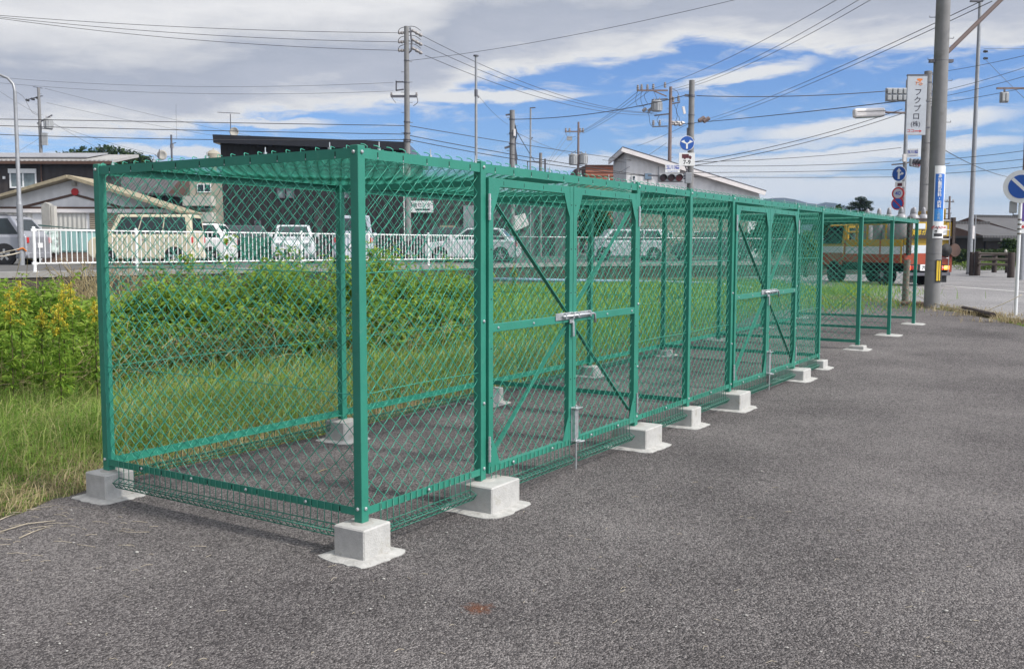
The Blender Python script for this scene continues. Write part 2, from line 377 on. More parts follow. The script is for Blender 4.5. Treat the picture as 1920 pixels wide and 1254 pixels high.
FT = (0, 1, 3, 4, 5, 7, 8, 10, 12, 14); BT = (0, 2, 4, 6, 8, 10, 12, 14)
bolt_me = MB().lathe((0, 0, 0), [(0.0095, 0), (0.0095, 0.005), (0.006, 0.009), (0.0005, 0.0095)], 8).build('bolt', 'zinc').data
bpy.data.objects.remove(bpy.data.objects['bolt'])
def bolt(parent, p, d, k=1.0):
    o = bpy.data.objects.new('bolt', bolt_me); COL.objects.link(o); o.parent = parent
    o.location = p; o.rotation_euler = Vector(d).to_track_quat('Z', 'Y').to_euler(); o.scale = (k, k, k)
def footing(s, w, hx, hy):
    g = gz_l(s, w); b = MB()
    h = 0.013
    if ZB-g > 0.05:
        b.box(s-hx, w-hy, g-0.05, s+hx, w+hy, ZB)
        f = b.build('concrete_footing', 'conc', cage, bevel=0.007, seg=1)
        c = MB().lathe((s, w, ZB-0.002), [(0.062, 0), (0.05, 0.006), (0.034, 0.009)], 18).build('mortar_collar', 'conc_grey', f)
        ex = 0.05
    else:
        f = None; ex = 0.0
    rim = []; n = 36
    px, py = hx+ex+0.02, hy+ex+0.02
    for k in range(n):
        a = 2*math.pi*k/n; ca, sa = math.cos(a), math.sin(a)
        m = 1/max(abs(ca), abs(sa)); m = min(m, 1.25)*(1+random.uniform(-.05, .05))
        rim.append((s+px*ca*m, w+py*sa*m))
    m = MB(); top = [(x*0.80+s*0.20, y*0.80+w*0.20, gz_l(x, y)+h+random.uniform(-.003, .003)) for x, y in rim]
    bot = [(x, y, gz_l(x, y)-0.01) for x, y in rim]; mid = [(x, y, gz_l(x, y)+0.004) for x, y in rim]
    m.add(bot+mid+top, [(i, (i+1) % n, n+(i+1) % n, n+i) for i in range(n)]+[(n+i, n+(i+1) % n, 2*n+(i+1) % n, 2*n+i) for i in range(n)]+[tuple(range(2*n, 3*n))])
    m.build('mortar_pad', 'mortar', f if f else cage, auto=50)
PS = 0.026
def post(t, back=False):
    s, w = t*UN, (CW if back else 0.0)
    g = gz_l(s, w); zb = ZB if ZB-g > 0.05 else g+0.01
    p = MB().box(s-PS, w-PS, zb, s+PS, w+PS, ZT).build('post', 'green', cage, bevel=0.004, seg=2)
    ds = -1 if t == 0 else 0
    for z in ([1.985, 0.235, 1.1, 0.62] if not back else [1.985, 0.235]):
        dy = 1 if back else -1
        if z in (1.1, 0.62) and t not in (1, 3, 5, 7): continue
        bolt(p, (s, w+dy*(PS+0.0005), z), (0, dy, 0))
        if ds: bolt(p, (s-PS-0.0005, w, z), (-1, 0, 0))
    if t in (1, 3, 5, 7) and not back: footing(s+0.03, w-0.02, 0.15, 0.145)
    elif zb == ZB: footing(s, w-0.005, 0.102, 0.1)
    else: footing(s, w, 0.15, 0.17)
for t in FT: post(t)
for t in BT: post(t, True)

def angle_rail(name, a, b, out, up, w=0.05, parent=None, slots=True, th=0.004, lip=0.04):
    """angle iron from a to b (local): upright leg w tall facing out, lip turned inwards at its top (up=1) or foot"""
    a, b, out = Vector(a), Vector(b), Vector(out); d = (b-a); L = d.length; d.normalize(); m = MB(); zz = Vector((0, 0, 1))
    m.obox((a+b)/2, d*(L/2), out*(th/2), zz*(w/2))
    m.obox((a+b)/2-out*(lip/2+th/2)+zz*(up*(w/2-th/2)), d*(L/2), out*(lip/2), zz*(th/2))
    if slots:
        k = max(1, int(L/0.19))
        for i in range(k):
            c = a+d*(L*(i+.5)/k)+out*(th/2)
            m.obox(c, d*0.0028, out*0.0016, zz*0.012, 1)
            m.obox(c-zz*0.0155, d*0.0028, out*0.0018, zz*0.0035, 2)
    return m.build(name, ['green', 'slot', 'zinc'], parent or cage)
def seg(ts): return [(ts[i]*UN+PS+.001, ts[i+1]*UN-PS-.001) for i in range(len(ts)-1)]
ZR = 1.980
for a, b in seg(FT): angle_rail('top_rail', (a, -PS+.008, ZR), (b, -PS+.008, ZR), (0, -1, 0), 1)
for a, b in seg(BT): angle_rail('top_rail', (a, CW+PS-.008, ZR), (b, CW+PS-.008, ZR), (0, 1, 0), 1)
for t in BT:
    if t in (0, 14): angle_rail('top_rail', (t*UN+(-1 if t == 0 else 1)*(PS-.008), PS+.001, ZR), (t*UN+(-1 if t == 0 else 1)*(PS-.008), CW-PS-.001, ZR), (-1 if t == 0 else 1, 0, 0), 1)
    elif t in (4, 8, 10, 12): angle_rail('roof_beam', (t*UN, PS+.001, ZR), (t*UN, CW-PS-.001, ZR), (-1, 0, 0), 1, slots=False)
    else: angle_rail('roof_beam', (t*UN, -PS+.06, ZR), (t*UN, CW-PS-.001, ZR), (-1, 0, 0), 1, slots=False)
ZL = 0.218
def skirt(name, o, d, out, L, parent, z0=0.238):
    """welded wire strip hung below the rail, its lower edge rolled into a triangle"""
    o, d, out = Vector(o), Vector(d), Vector(out); m = MB(); k = max(2, int(L/0.048)); zz = Vector((0, 0, 1))
    prof = [(0.004, z0), (0.004, 0.15), (0.005, 0.132), (0.020, 0.127), (0.040, 0.116), (0.042, 0.106), (0.026, 0.086), (0.016, 0.085), (0.004, 0.104), (0.005, 0.128)]
    for i in range(k+1):
        c = o+d*(L*i/k); m.tube([c+out*a+zz*z for a, z in prof], 0.0029, 4)
    for a, z in ((0.001, 0.134), (0.044, 0.112), (0.022, 0.081), (0.001, 0.106)):
        m.tube([o+out*a+zz*z-d*.008, o+d*L+out*a+zz*z+d*.008], 0.0034, 4)
    s = m.build(name, 'wire_dark', parent, smooth=True)
    for i in range(max(1, int(L/0.4))):
        bolt(s, o+d*(L*(i+.5)/max(1, int(L/0.4)))+out*0.006+zz*0.222, out, 0.95)
def tension(a, b, parent):
    a, b = Vector(a), Vector(b); m = MB().tube([a, a*.75+b*.25+Vector((0, 0, .006)), (a+b)/2+Vector((0, 0, .008)), a*.25+b*.75+Vector((0, 0, .005)), b], 0.0022, 4)
    m.build('tension_wire', 'wire', parent, smooth=True)
def panel(o, d, out, L, nm='mesh_panel', sk=None, rail=True):
    """fixed side panel between two posts: woven mesh, bottom rail, tension wires, skirt"""
    o, d, out = Vector(o), Vector(d), Vector(out)
    p = chain(nm, o+Vector((0, 0, 0.215)), d, (0, 0, 1), out, L, 1.975-0.215, cage)
    for z in (0.80, 1.40): tension(o+out*.006+Vector((0, 0, z)), o+d*L+out*.006+Vector((0, 0, z)), p)
    if rail: angle_rail('bottom_rail', o+out*(PS-.008)+Vector((0, 0, ZL)), o+d*L+out*(PS-.008)+Vector((0, 0, ZL)), out, -1, w=0.04)
    if sk: skirt('skirt', o+d*sk[0]+out*(PS-.004), d, out, L-sk[0]-sk[1], cage)
# end panel, front panels, back panels, cross partitions
panel((0, PS, 0), (0, 1, 0), (-1, 0, 0), CW-2*PS, sk=(0.105, 0.105))
for t0, t1, sk in ((0, 1, (0.09, 0.11)), (3, 4, (0.17, 0.10)), (4, 5, (0.1, 0.11)), (7, 8, (0.17, 0.1))):
    panel((t0*UN+PS, 0, 0), (1, 0, 0), (0, -1, 0), (t1-t0)*UN-2*PS, sk=sk)
for i in range(len(BT)-1):
    panel((BT[i]*UN+PS, CW, 0), (1, 0, 0), (0, 1, 0), 2*UN-2*PS, sk=((0.09, 0.09) if BT[i] < 7 else None))
for t in (4, 8, 10, 12, 14):
    p = chain('mesh_panel', (t*UN, PS, 0.24), (0, 1, 0), (0, 0, 1), (-1, 0, 0), CW-2*PS, 1.72, cage)
    tension((t*UN-.006, PS, 1.1), (t*UN-.006, CW-PS, 1.1), p)
    z = max(ZL, gz_l(t*UN, 1)+0.10)
    angle_rail('bottom_rail', (t*UN-PS+.02, PS, z), (t*UN-PS+.02, CW-PS, z), (-1, 0, 0), -1, w=0.04, slots=False)
# roof: wires run across the cage, their ends hooked up over the edge rail
for i in range(len(BT)-1):
    x0, x1 = BT[i]*UN, BT[i+1]*UN; ex = MB(); n = int((x1-x0)/HP/2)
    for k in range(n):
        x = x0+(k+.5)*(x1-x0)/n; j = random.uniform(-.004, .004)
        ex.tube([(x, -.016, ZR+.022), (x-.004+j, -.020, ZR+.036), (x-.014+j, -.012, ZR+.044), (x-.026+j, .002, ZR+.047)], 0.0028, 4, cap=False)
        ex.tube([(x, CW+.016, ZR+.022), (x, CW+.020, ZR+.04), (x-.016, CW+.012, ZR+.05)], 0.0026, 4, cap=False)
    if i == 0:
        for k in range(20):
            y = (k+.5)*CW/20
            ex.tube([(-.02, y, ZR+.022), (-.022, y, ZR+.034), (-.008, y+.01, ZR+.040), (.02, y+.014, ZR+.036)], 0.0026, 4, cap=False)
    rp = chain('roof_mesh', (x0, 0, ZR+.03), (1, 0, 0), (0, 1, 0), (0, 0, 1), x1-x0, CW, cage, sag=0.012, extra=ex)
    st = MB()
    for k in range(5):
        st = MB(); x = x0+(k+.35)*(x1-x0)/5
        st.tube([(x, -.012, ZR+.024), (x, -.012, ZR+.066)], 0.003, 6); st.tube([(x, -.012, ZR+.024), (x, -.012, ZR+.035)], 0.009, 6)
        st.build('roof_stud', 'zinc', rp)
    if i == 0:
        for y in (.17, .62, 1.07, 1.52, 1.9):
            st = MB(); st.tube([(-.012, y, ZR+.024), (-.012, y, ZR+.06)], 0.003, 6); st.tube([(-.012, y, ZR+.024), (-.012, y, ZR+.035)], 0.009, 6)
            st.build('roof_stud', 'zinc', rp)
# double gates
def gate_leaf(xa, xb, hinge_left):
    y = -PS+.004; z0, z1, fw, ft = 0.196, 1.929, 0.046, 0.018; m = MB(); zm = 1.055
    xl = (xa, xb) if hinge_left else (xb, xa); sg = 1 if hinge_left else -1
    m.box(xa, y-ft, z0, xa+fw, y+ft, z1); m.box(xb-fw, y-ft, z0, xb, y+ft, z1)
    for za, zb in ((z0+.002, z0+.044), (z1-.05, z1-.002), (zm-.024, zm+.024)): m.box(xa+fw, y-ft+.002, za, xb-fw, y+ft-.002, zb)
    for xs in (xa, xb):
        for i in range(6):
            z = z0+.16+i*.29
            c = xs+(fw*.55 if xs == xa else -fw*.55)
            if abs(z-zm) > .04: m.box(c-.007, y-ft-.0012, z-.004, c+.007, y-ft+.002, z+.004, 1)
    for i in range(4):
        c = xa+fw+(xb-xa-2*fw)*(i+.5)/4; m.box(c-.0028, y-ft+.0008, z1-.04, c+.0028, y-ft+.004, z1-.014, 1)
    leaf = m.build('gate_leaf', ['green', 'slot'], cage, bevel=0.003, seg=1)
    chain('mesh_infill', (xa+fw*.6, y+.010, z0+.03), (1, 0, 0), (0, 0, 1), (0, -1, 0), xb-xa-fw*1.2, z1-z0-.06, leaf)
    for xs, zs, dx, dz in ((xa+fw, z1-.05, 1, -1), (xb-fw, z1-.05, -1, -1), (xa+fw, z0+.044, 1, 1), (xb-fw, z0+.044, -1, 1)):
        MB().prism([(xs-dx*.004, y-ft+.001, zs-dz*.004), (xs+dx*.075, y-ft+.001, zs-dz*.004), (xs+dx*.03, y-ft+.001, zs+dz*.10), (xs-dx*.004, y-ft+.001, zs+dz*.16)], (0, .004, 0)).build('gusset', 'green', leaf)
    xh = xl[0]+sg*(fw+.02); xm = xl[1]-sg*(fw+.002)
    for za, zb in ((z1-.11, zm+.05), (z0+.10, zm-.05)):
        MB().beam((xh, y+.014, za), (xm, y+.014, zb), 0.006, 0.027, up=(0, 1, 0)).build('diagonal_brace', 'green', leaf)
    for z in (0.345, 1.76):
        h = MB().tube([(xl[0]-sg*.002, y-ft-.006, z-.075), (xl[0]-sg*.002, y-ft-.006, z+.075)], 0.0085, 8)
        for q in (-.04, .0, .04): h.tube([(xl[0]-sg*.002, y-ft-.006, z+q-.004), (xl[0]-sg*.002, y-ft-.006, z+q+.004)], 0.0105, 8)
        h.build('hinge', 'zinc', leaf)
    k0, k1 = (xa+.02, xb-.04) if hinge_left else (xa+.05, xb-.12)
    skirt('skirt', (k0, y-ft, 0), (1, 0, 0), (0, -1, 0), k1-k0, leaf)
    for i in range(3): bolt(leaf, (xa+.1+i*(xb-xa-.2)/2, y-ft+.0015, zm), (0, -1, 0), .8)
    return leaf, y-ft
for ta in (1, 5):
    xa, xb = ta*UN+PS+.008, (ta+2)*UN-PS-.008; xc = (xa+xb)/2
    la, yf = gate_leaf(xa, xc-.003, True); lb, yf = gate_leaf(xc+.003, xb, False)
    zb = 1.075
    sb = MB(); sb.box(xc-.235, yf-.006, zb-.024, xc-.004, yf-.001, zb+.024)
    for q in (-.13, -.03): sb.box(xc+q-.008, yf-.028, zb-.02, xc+q+.008, yf-.006, zb+.02)
    sb.box(xc-.06, yf-.012, zb-.05, xc-.005, yf-.007, zb-.024); sb.tube([(xc-.02, yf-.014, zb-.04), (xc-.02, yf-.016, zb-.14)], .009, 8)
    sb.build('bolt_plate', 'zinc', la, bevel=.002, seg=1)
    rb = MB().tube([(xc-.16, yf-.018, zb), (xc+.255, yf-.018, zb), (xc+.275, yf-.02, zb-.005), (xc+.28, yf-.022, zb-.065)], .0085, 10)
    rb.build('slide_bolt', 'zinc', la, smooth=True)
    kp = MB().box(xc+.01, yf-.006, zb-.02, xc+.25, yf-.001, zb+.022)
    for q in (.04, .21): kp.box(xc+q-.008, yf-.028, zb-.018, xc+q+.008, yf-.006, zb+.018)
    kp.build('bolt_keeper', 'zinc', lb, bevel=.002, seg=1)
    dp = MB().box(xc-.02, yf-.006, .21, xc+.042, yf-.001, .455); dp.box(xc-.024, yf-.05, .445, xc+.06, yf-.001, .452); dp.box(xc-.024, yf-.045, .225, xc+.046, yf-.001, .231)
    dp.tube([(xc+.012, yf-.024, .47), (xc+.012, yf-.024, .03+gz_l(xc, 0))], .0075, 8); dp.tube([(xc+.012, yf-.024, .215), (xc+.10, yf-.04, .21)], .0075, 8)
    dp.box(xc-.012, yf-.03, .24, xc+.036, yf-.006, .44)
    dp.build('drop_bolt', 'zinc', la, bevel=.002, seg=1)
# ================================================================== ground
def sheet(name, poly, dz, m, kind='structure', cuts=True):
    """flat polygon laid on the ground's gentle rise"""
    from mathutils.geometry import tessellate_polygon
    bm = bmesh.new(); vv = [bm.verts.new((p[0], p[1], 0)) for p in poly]
    for t in tessellate_polygon([[Vector((p[0], p[1], 0)) for p in poly]]):
        try: bm.faces.new([vv[i] for i in t])
        except ValueError: pass
    for Y in BREAKS:
        bmesh.ops.bisect_plane(bm, geom=bm.verts[:]+bm.edges[:]+bm.faces[:], plane_co=(0, Y, 0), plane_no=(0, 1, 0))
    for v in bm.verts: v.co.z = gz(v.co.y)+dz
    bmesh.ops.recalc_face_normals(bm, faces=bm.faces[:])
    for fc in bm.faces:
        if fc.normal.z < 0: fc.normal_flip()
    me = bpy.data.meshes.new(name); bm.to_mesh(me); bm.free(); me.materials.append(m)
    return tag(link(name, me), kind=kind)
def asphalt(name, lo, mid, hi, spots=True, cell=120.0):
    m, nt, b = nodes_of(name); L = nt.links.new
    tc = N(nt, 'ShaderNodeTexCoord')
    v1 = N(nt, 'ShaderNodeTexVoronoi', i_Scale=cell, i_Randomness=1.0); L(tc.outputs['Object'], v1.inputs['Vector'])
    g = N(nt, 'ShaderNodeRGBToBW'); L(v1.outputs['Color'], g.inputs[0])
    n1 = N(nt, 'ShaderNodeTexNoise', i_Scale=230.0, i_Detail=4.0, i_Roughness=.7); L(tc.outputs['Object'], n1.inputs['Vector'])
    n2 = N(nt, 'ShaderNodeTexNoise', i_Scale=0.55, i_Detail=6.0, i_Roughness=.6); L(tc.outputs['Object'], n2.inputs['Vector'])
    n4 = N(nt, 'ShaderNodeTexNoise', i_Scale=22.0, i_Detail=4.0, i_Roughness=.7); L(tc.outputs['Object'], n4.inputs['Vector'])
    a = N(nt, 'ShaderNodeMath', operation='MULTIPLY_ADD', i_1=0.46); L(g.outputs[0], a.inputs[0])
    q = N(nt, 'ShaderNodeMath', operation='MULTIPLY', i_1=0.45); L(n1.outputs['Fac'], q.inputs[0]); L(q.outputs[0], a.inputs[2])
    a2 = N(nt, 'ShaderNodeMath', operation='MULTIPLY_ADD', i_1=0.46); L(n2.outputs['Fac'], a2.inputs[0]); L(a.outputs[0], a2.inputs[2])
    a3 = N(nt, 'ShaderNodeMath', operation='MULTIPLY_ADD', i_1=0.16); L(n4.outputs['Fac'], a3.inputs[0]); L(a2.outputs[0], a3.inputs[2])
    c = ramp(nt, a3.outputs[0], [(0.50, lo), (0.73, mid), (0.97, hi)])
    if spots:
        v2 = N(nt, 'ShaderNodeTexVoronoi', i_Scale=17.0); L(tc.outputs['Object'], v2.inputs['Vector'])
        s = ramp(nt, v2.outputs['Distance'], [(0.055, (1, 1, 1)), (0.085, (0, 0, 0))])
        g2 = N(nt, 'ShaderNodeRGBToBW'); L(v2.outputs['Color'], g2.inputs[0])
        th = N(nt, 'ShaderNodeMath', operation='GREATER_THAN', i_1=0.66); L(g2.outputs[0], th.inputs[0])
        mm = N(nt, 'ShaderNodeMath', operation='MULTIPLY'); L(s, mm.inputs[0]); L(th.outputs[0], mm.inputs[1])
        mx = N(nt, 'ShaderNodeMix', data_type='RGBA'); L(mm.outputs[0], mx.inputs[0]); L(c, mx.inputs[6]); mx.inputs[7].default_value = (.42, .40, .37, 1)
        c = mx.outputs[2]
        # one rusty stain in front of the cage
        st = gp(897, 1140)
        mp = N(nt, 'ShaderNodeMapping'); mp.inputs['Location'].default_value = (-st.x, -st.y, 0); L(tc.outputs['Object'], mp.inputs[0])
        ln = N(nt, 'ShaderNodeVectorMath', operation='LENGTH'); L(mp.outputs[0], ln.inputs[0])
        nn = N(nt, 'ShaderNodeTexNoise', i_Scale=28.0, i_Detail=5.0); L(tc.outputs['Object'], nn.inputs['Vector'])
        dd = N(nt, 'ShaderNodeMath', operation='MULTIPLY_ADD', i_1=0.16); L(nn.outputs['Fac'], dd.inputs[0]); L(ln.outputs['Value'], dd.inputs[2])
        f = ramp(nt, dd.outputs[0], [(0.10, (.92, .92, .92)), (0.155, (0, 0, 0))])
        m2 = N(nt, 'ShaderNodeMix', data_type='RGBA'); L(f, m2.inputs[0]); L(c, m2.inputs[6]); m2.inputs[7].default_value = (.15, .062, .035, 1)
        c = m2.outputs[2]
    L(c, b.inputs['Base Color']); b.inputs['Roughness'].default_value = 0.85; b.inputs['Specular IOR Level'].default_value = 0.3
    h = N(nt, 'ShaderNodeMath', operation='MULTIPLY_ADD', i_1=-1.6); L(v1.outputs['Distance'], h.inputs[0]); L(a.outputs[0], h.inputs[2])
    bp = N(nt, 'ShaderNodeBump', i_Strength=1.0, i_Distance=0.006); L(h.outputs[0], bp.inputs['Height']); L(bp.outputs[0], b.inputs['Normal'])
    return m
M['asphalt'] = asphalt('asphalt', (.021, .0185, .019), (.101, .0915, .092), (.285, .264, .257))
M['road'] = asphalt('road_asphalt', (.13, .128, .13), (.22, .215, .22), (.36, .35, .35), spots=False, cell=60)
M['soil'] = mat('soil', (0.085, 0.078, 0.035), 0.95, var=0.5, scale=2.5, bump=0.6, bscale=25, stain=((0.05, 0.075, 0.02), 3.0, 0.5, 0.2))
sheet('ground', [(-900, -60), (900, -60), (900, 1500), (-900, 1500)], -0.004, M['soil'])
LOT = [(-14, -12), (22, -12), (26, 9.5)]
LOT += [tuple(gp(x, y)[:2]) for x, y in ((1918, 612), (1860, 598), (1790, 585), (1735, 577), (1690, 572), (1640, 566), (1590, 562))]
LOT += [tuple(cage_w(s, w)[:2]) for s, w in ((14.4, 2.9), (12, 2.45), (9, 2.4), (6.2, 2.34), (4.2, 2.40), (2.2, 2.30), (0.9, 2.34), (0.2, 2.36), (-0.15, 2.25))]
LOT += [tuple(gp(x, y)[:2]) for x, y in ((100, 935), (40, 962), (-40, 985), (-200, 1010))]+[(-14, 4.0)]
sheet('parking_lot', LOT, 0.0, M['asphalt'])
RD = [tuple(gp(x, y)[:2]) for x, y in ((1690, 566), (1740, 571), (1800, 578), (1860, 589), (1925, 602))]+[(60, 10), (90, 70), (9.5, 70), (9.8, 40), (9.2, 30)]
sheet('road', RD, 0.004, M['road'])
M['road_paint'] = mat('road_paint', (0.62, 0.62, 0.6), 0.7, var=0.2, scale=12)
def stripe(a, b, w):
    a, b = gp(*a), gp(*b); d = (b-a); d.z = 0; d.normalize(); n = Vector((-d.y, d.x, 0))*w/2
    sheet('road_marking', [tuple((a+n)[:2]), tuple((a-n)[:2]), tuple((b-n)[:2]), tuple((b+n)[:2])], 0.009, M['road_paint'])
stripe((1768, 536), (1935, 549), 0.14)
stripe((1868, 516.5), (1935, 517.5), 0.3)
# ================================================================== raised car park behind the field, its wall and fences
ZP = 0.89
WL = [(-24.4, 9.6), (-11.7, 23.2), (-1.15, 34.5), (1.2, 37.0), (11, 41.5), (17.5, 45)]
M['stained'] = mat('stained_wall', (0.058, 0.049, 0.040), 0.95, var=0.35, scale=1.6, bump=0.4, bscale=18, stain=((0.035, 0.035, 0.03), 1.3, 0.5, 0.2))
M['coping'] = mat('coping_concrete', (0.25, 0.245, 0.24), 0.9, var=0.15, scale=3, stain=((0.22, 0.21, 0.2), 2, 0.6, 0.12))
def strip(mb, pts, off0, off1, z0, z1, mi=0):
    P = [Vector((x, y, 0)) for x, y in pts]; nn = []
    for i in range(len(P)):
        a = P[max(0, i-1)]; b = P[min(len(P)-1, i+1)]; d = (b-a).normalized(); nn.append(Vector((-d.y, d.x, 0)))
    vs = []
    for p, n in zip(P, nn):
        for o, z in ((off0, z0), (off1, z0), (off1, z1), (off0, z1)): vs.append(p+n*o+Vector((0, 0, z)))
    fs = []
    for i in range(len(P)-1):
        a, b = i*4, i*4+4
        for k in range(4): fs.append((a+k, b+k, b+(k+1) % 4, a+(k+1) % 4))
    m = len(P)*4-4; fs += [(3, 2, 1, 0), (m, m+1, m+2, m+3)]
    mb.add(vs, fs, mi)
rw = MB(); strip(rw, WL, -0.02, 0.34, -0.3, ZP-0.12)
wall = tag(rw.build('retaining_wall', 'stained'), 'dark stained concrete retaining wall along the back of the weedy field', 'wall')
cp = MB(); strip(cp, WL, -0.06, 0.75, ZP-0.118, ZP+0.02); cp.build('coping', 'coping', wall)
pk = [(p[0]-.15, p[1]+.2) for p in WL]
bm_ = MB(); bm_.face([(x, y, ZP) for x, y in pk]+[(26, 320, ZP), (-220, 320, ZP), (-220, 9.8, ZP)])
M['lot_far'] = mat('car_park_paving', (0.11, 0.108, 0.107), 0.9, var=0.15, scale=1.2)
tag(bm_.build('car_park_ground', 'lot_far'), kind='structure')
# white railing
A0, A1 = Vector((-11.62, 23.33, 0)), Vector((-1.1, 34.6, 0)); DV = (A1-A0); LEN = DV.length; DV.normalize(); AN = Vector((-DV.y, DV.x, 0))
rail = thing('white_railing', 'white metal railing with upright bars on the wall in front of the parked cars', 'railing', A0, math.atan2(DV.y, DV.x))
np_ = 6
for i in range(np_+1):
    x = LEN*i/np_; m = MB().tube([(x, 0, ZP), (x, 0, ZP+1.08)], 0.038, 12); m.lathe((x, 0, ZP+1.08), [(0.043, 0), (0.043, 0.012), (0.025, 0.03), (0.001, 0.035)], 12); m.lathe((x, 0, ZP+.01), [(0.09, 0), (0.085, 0.02)], 12)
    for z in (ZP+.22, ZP+1.03): m.box(x-.06, -.03, z-.03, x+.06, .03, z+.03)
    m.build('railing_post', 'white_metal', rail, auto=40)
for i in range(np_):
    x0, x1 = LEN*i/np_+.06, LEN*(i+1)/np_-.06; m = MB()
    for z in (ZP+.22, ZP+1.03): m.tube([(x0, 0, z), (x1, 0, z)], .021, 8)
    for k in range(19): m.tube([(x0+(x1-x0)*(k+.5)/19, 0, ZP+.22), (x0+(x1-x0)*(k+.5)/19, 0, ZP+1.03)], .0125, 6)
    m.build('railing_panel', 'white_metal', rail, auto=40)
# dark mesh fence that carries on from the railing
fp = [Vector((p[0]+.1, p[1]+.3, ZP)) for p in WL[2:]]
fence = thing('steel_mesh_fence', 'dark steel mesh fence with pale top rail on the wall beyond the railing', 'fence')
for a, b in zip(fp[:-1], fp[1:]):
    n = max(1, round((b-a).length/2.0))
    for i in range(n):
        p, q = a.lerp(b, i/n), a.lerp(b, (i+1)/n); m = MB()
        for k in range(1, 26): c = p.lerp(q, k/26); m.tube([c, c+Vector((0, 0, 1.0))], .005, 4, cap=False)
        for z in (.08, .3, .55, .8): m.tube([p+Vector((0, 0, z)), q+Vector((0, 0, z))], .006, 4)
        m.build('mesh_panel', 'steel_dark', fence)
        MB().tube([p+Vector((0, 0, 1.02)), q+Vector((0, 0, 1.02))], .022, 6).build('top_rail', 'steel', fence)
        MB().tube([p, p+Vector((0, 0, 1.04))], .028, 8).build('fence_post', 'steel_dark', fence)
# pale blue pipe along the foot of the wall
M['pipe'] = mat('pale_blue_pipe', (0.30, 0.42, 0.55), 0.5, var=0.12, scale=3)
pp = [at(905, 523, 34.2), at(1050, 526, 34.0), at(1190, 528.5, 33.4), at(1330, 532, 31.5), at(1410, 541, 28.6)]
pipe = tag(MB().tube(pp, .065, 10).build('water_pipe', 'pipe', smooth=True), 'pale blue pipe running low in front of the dark wall', 'pipe')
for i, p in enumerate(pp):
    MB().box(p.x-.06, p.y-.05, gz(p.y)-.2, p.x+.06, p.y+.05, p.z-.055).build('pipe_support', 'conc_grey', pipe)

# ================================================================== buildings
def Zp(px, py, Y): return at(px, py, Y).z
def Xp(px, Y, py=440): return at(px, py, Y).x
def siding(name, col, pitch, axis='x', rough=.6, depth=.5):
    m, nt, b = nodes_of(name); L = nt.links.new
    tc = N(nt, 'ShaderNodeTexCoord'); w = N(nt, 'ShaderNodeTexWave', wave_type='BANDS', bands_direction=axis.upper(), wave_profile='SIN', i_Scale=1.0/pitch*0.5/math.pi*2)
    L(tc.outputs['Object'], w.inputs['Vector'])
    ns = N(nt, 'ShaderNodeTexNoise', i_Scale=1.1, i_Detail=6.0); L(tc.outputs['Object'], ns.inputs['Vector'])
    c = ramp(nt, ns.outputs['Fac'], [(.3, tuple(q*.85 for q in col)), (.7, tuple(q*1.12 for q in col))]); L(c, b.inputs['Base Color'])
    bp = N(nt, 'ShaderNodeBump', i_Strength=depth, i_Distance=pitch*.3); L(w.outputs['Fac'], bp.inputs['Height']); L(bp.outputs[0], b.inputs['Normal'])
    b.inputs['Roughness'].default_value = rough
    return m
M['sid_dark'] = siding('dark_brown_siding', (0.045, 0.038, 0.037), .45, 'x', depth=.15)
M['sid_black'] = siding('black_siding', (0.02, 0.02, 0.023), .3, 'x', depth=.12)
M['sid_grey'] = siding('charcoal_siding', (0.05, 0.048, 0.05), .35, 'z', depth=.15)
M['sid_white'] = siding('white_siding', (0.74, 0.74, 0.75), .4, 'x', depth=.12)
M['shutter'] = siding('ribbed_shutter', (0.55, 0.54, 0.50), .22, 'x')
M['shutter_tan'] = siding('tan_shutter', (0.30, 0.25, 0.19), .1, 'z')
M['sid_taupe'] = siding('taupe_siding', (0.30, 0.275, 0.23), .3, 'z', depth=.2)
M['sid_rust'] = siding('rust_cladding', (0.26, 0.085, 0.045), .4, 'z')
M['roof_sheet'] = siding('ribbed_roof', (0.40, 0.39, 0.38), .3, 'x', .5)
M['tile'] = siding('grey_roof_tiles', (0.085, 0.083, 0.086), .28, 'x', .6, .35)
M['tile_dk'] = siding('dark_roof_tiles', (0.05, 0.046, 0.046), .3, 'x', .6, .35)
M['trim'] = mat('brown_trim', (0.10, 0.055, 0.04), .6)
M['trim_tan'] = mat('tan_trim', (0.34, 0.29, 0.20), .7, var=.2)
M['solar'] = mat('solar_panel', (0.30, 0.30, 0.32), .25, var=.1, scale=1)
M['beige_wall'] = mat('beige_plaster', (0.36, 0.33, 0.27), .9, var=.15, scale=1.5, stain=((.2, .18, .15), 1, .6, .15))
M['cream_wall'] = mat('cream_plaster', (0.48, 0.46, 0.42), .9, var=.1, scale=1)
def window(parent, x0, x1, y, z0, z1, split=1, fr='white_metal', gl='glass', fw=.06):
    """sash window standing 3 cm proud of a wall facing -y"""
    m = MB()
    m.box(x0, y-.07, z0, x0+fw, y+.02, z1); m.box(x1-fw, y-.07, z0, x1, y+.02, z1)
    m.box(x0+fw, y-.07, z0, x1-fw, y+.02, z0+fw); m.box(x0+fw, y-.07, z1-fw, x1-fw, y+.02, z1)
    for k in range(1, split+1):
        if split > 0: xx = x0+(x1-x0)*k/(split+1); m.box(xx-fw/2, y-.065, z0+fw, xx+fw/2, y+.01, z1-fw)
    w = m.build('window', fr, parent)
    MB().box(x0+fw*.5, y-.03, z0+fw*.5, x1-fw*.5, y+.015, z1-fw*.5).build('pane', gl, w)
    return w
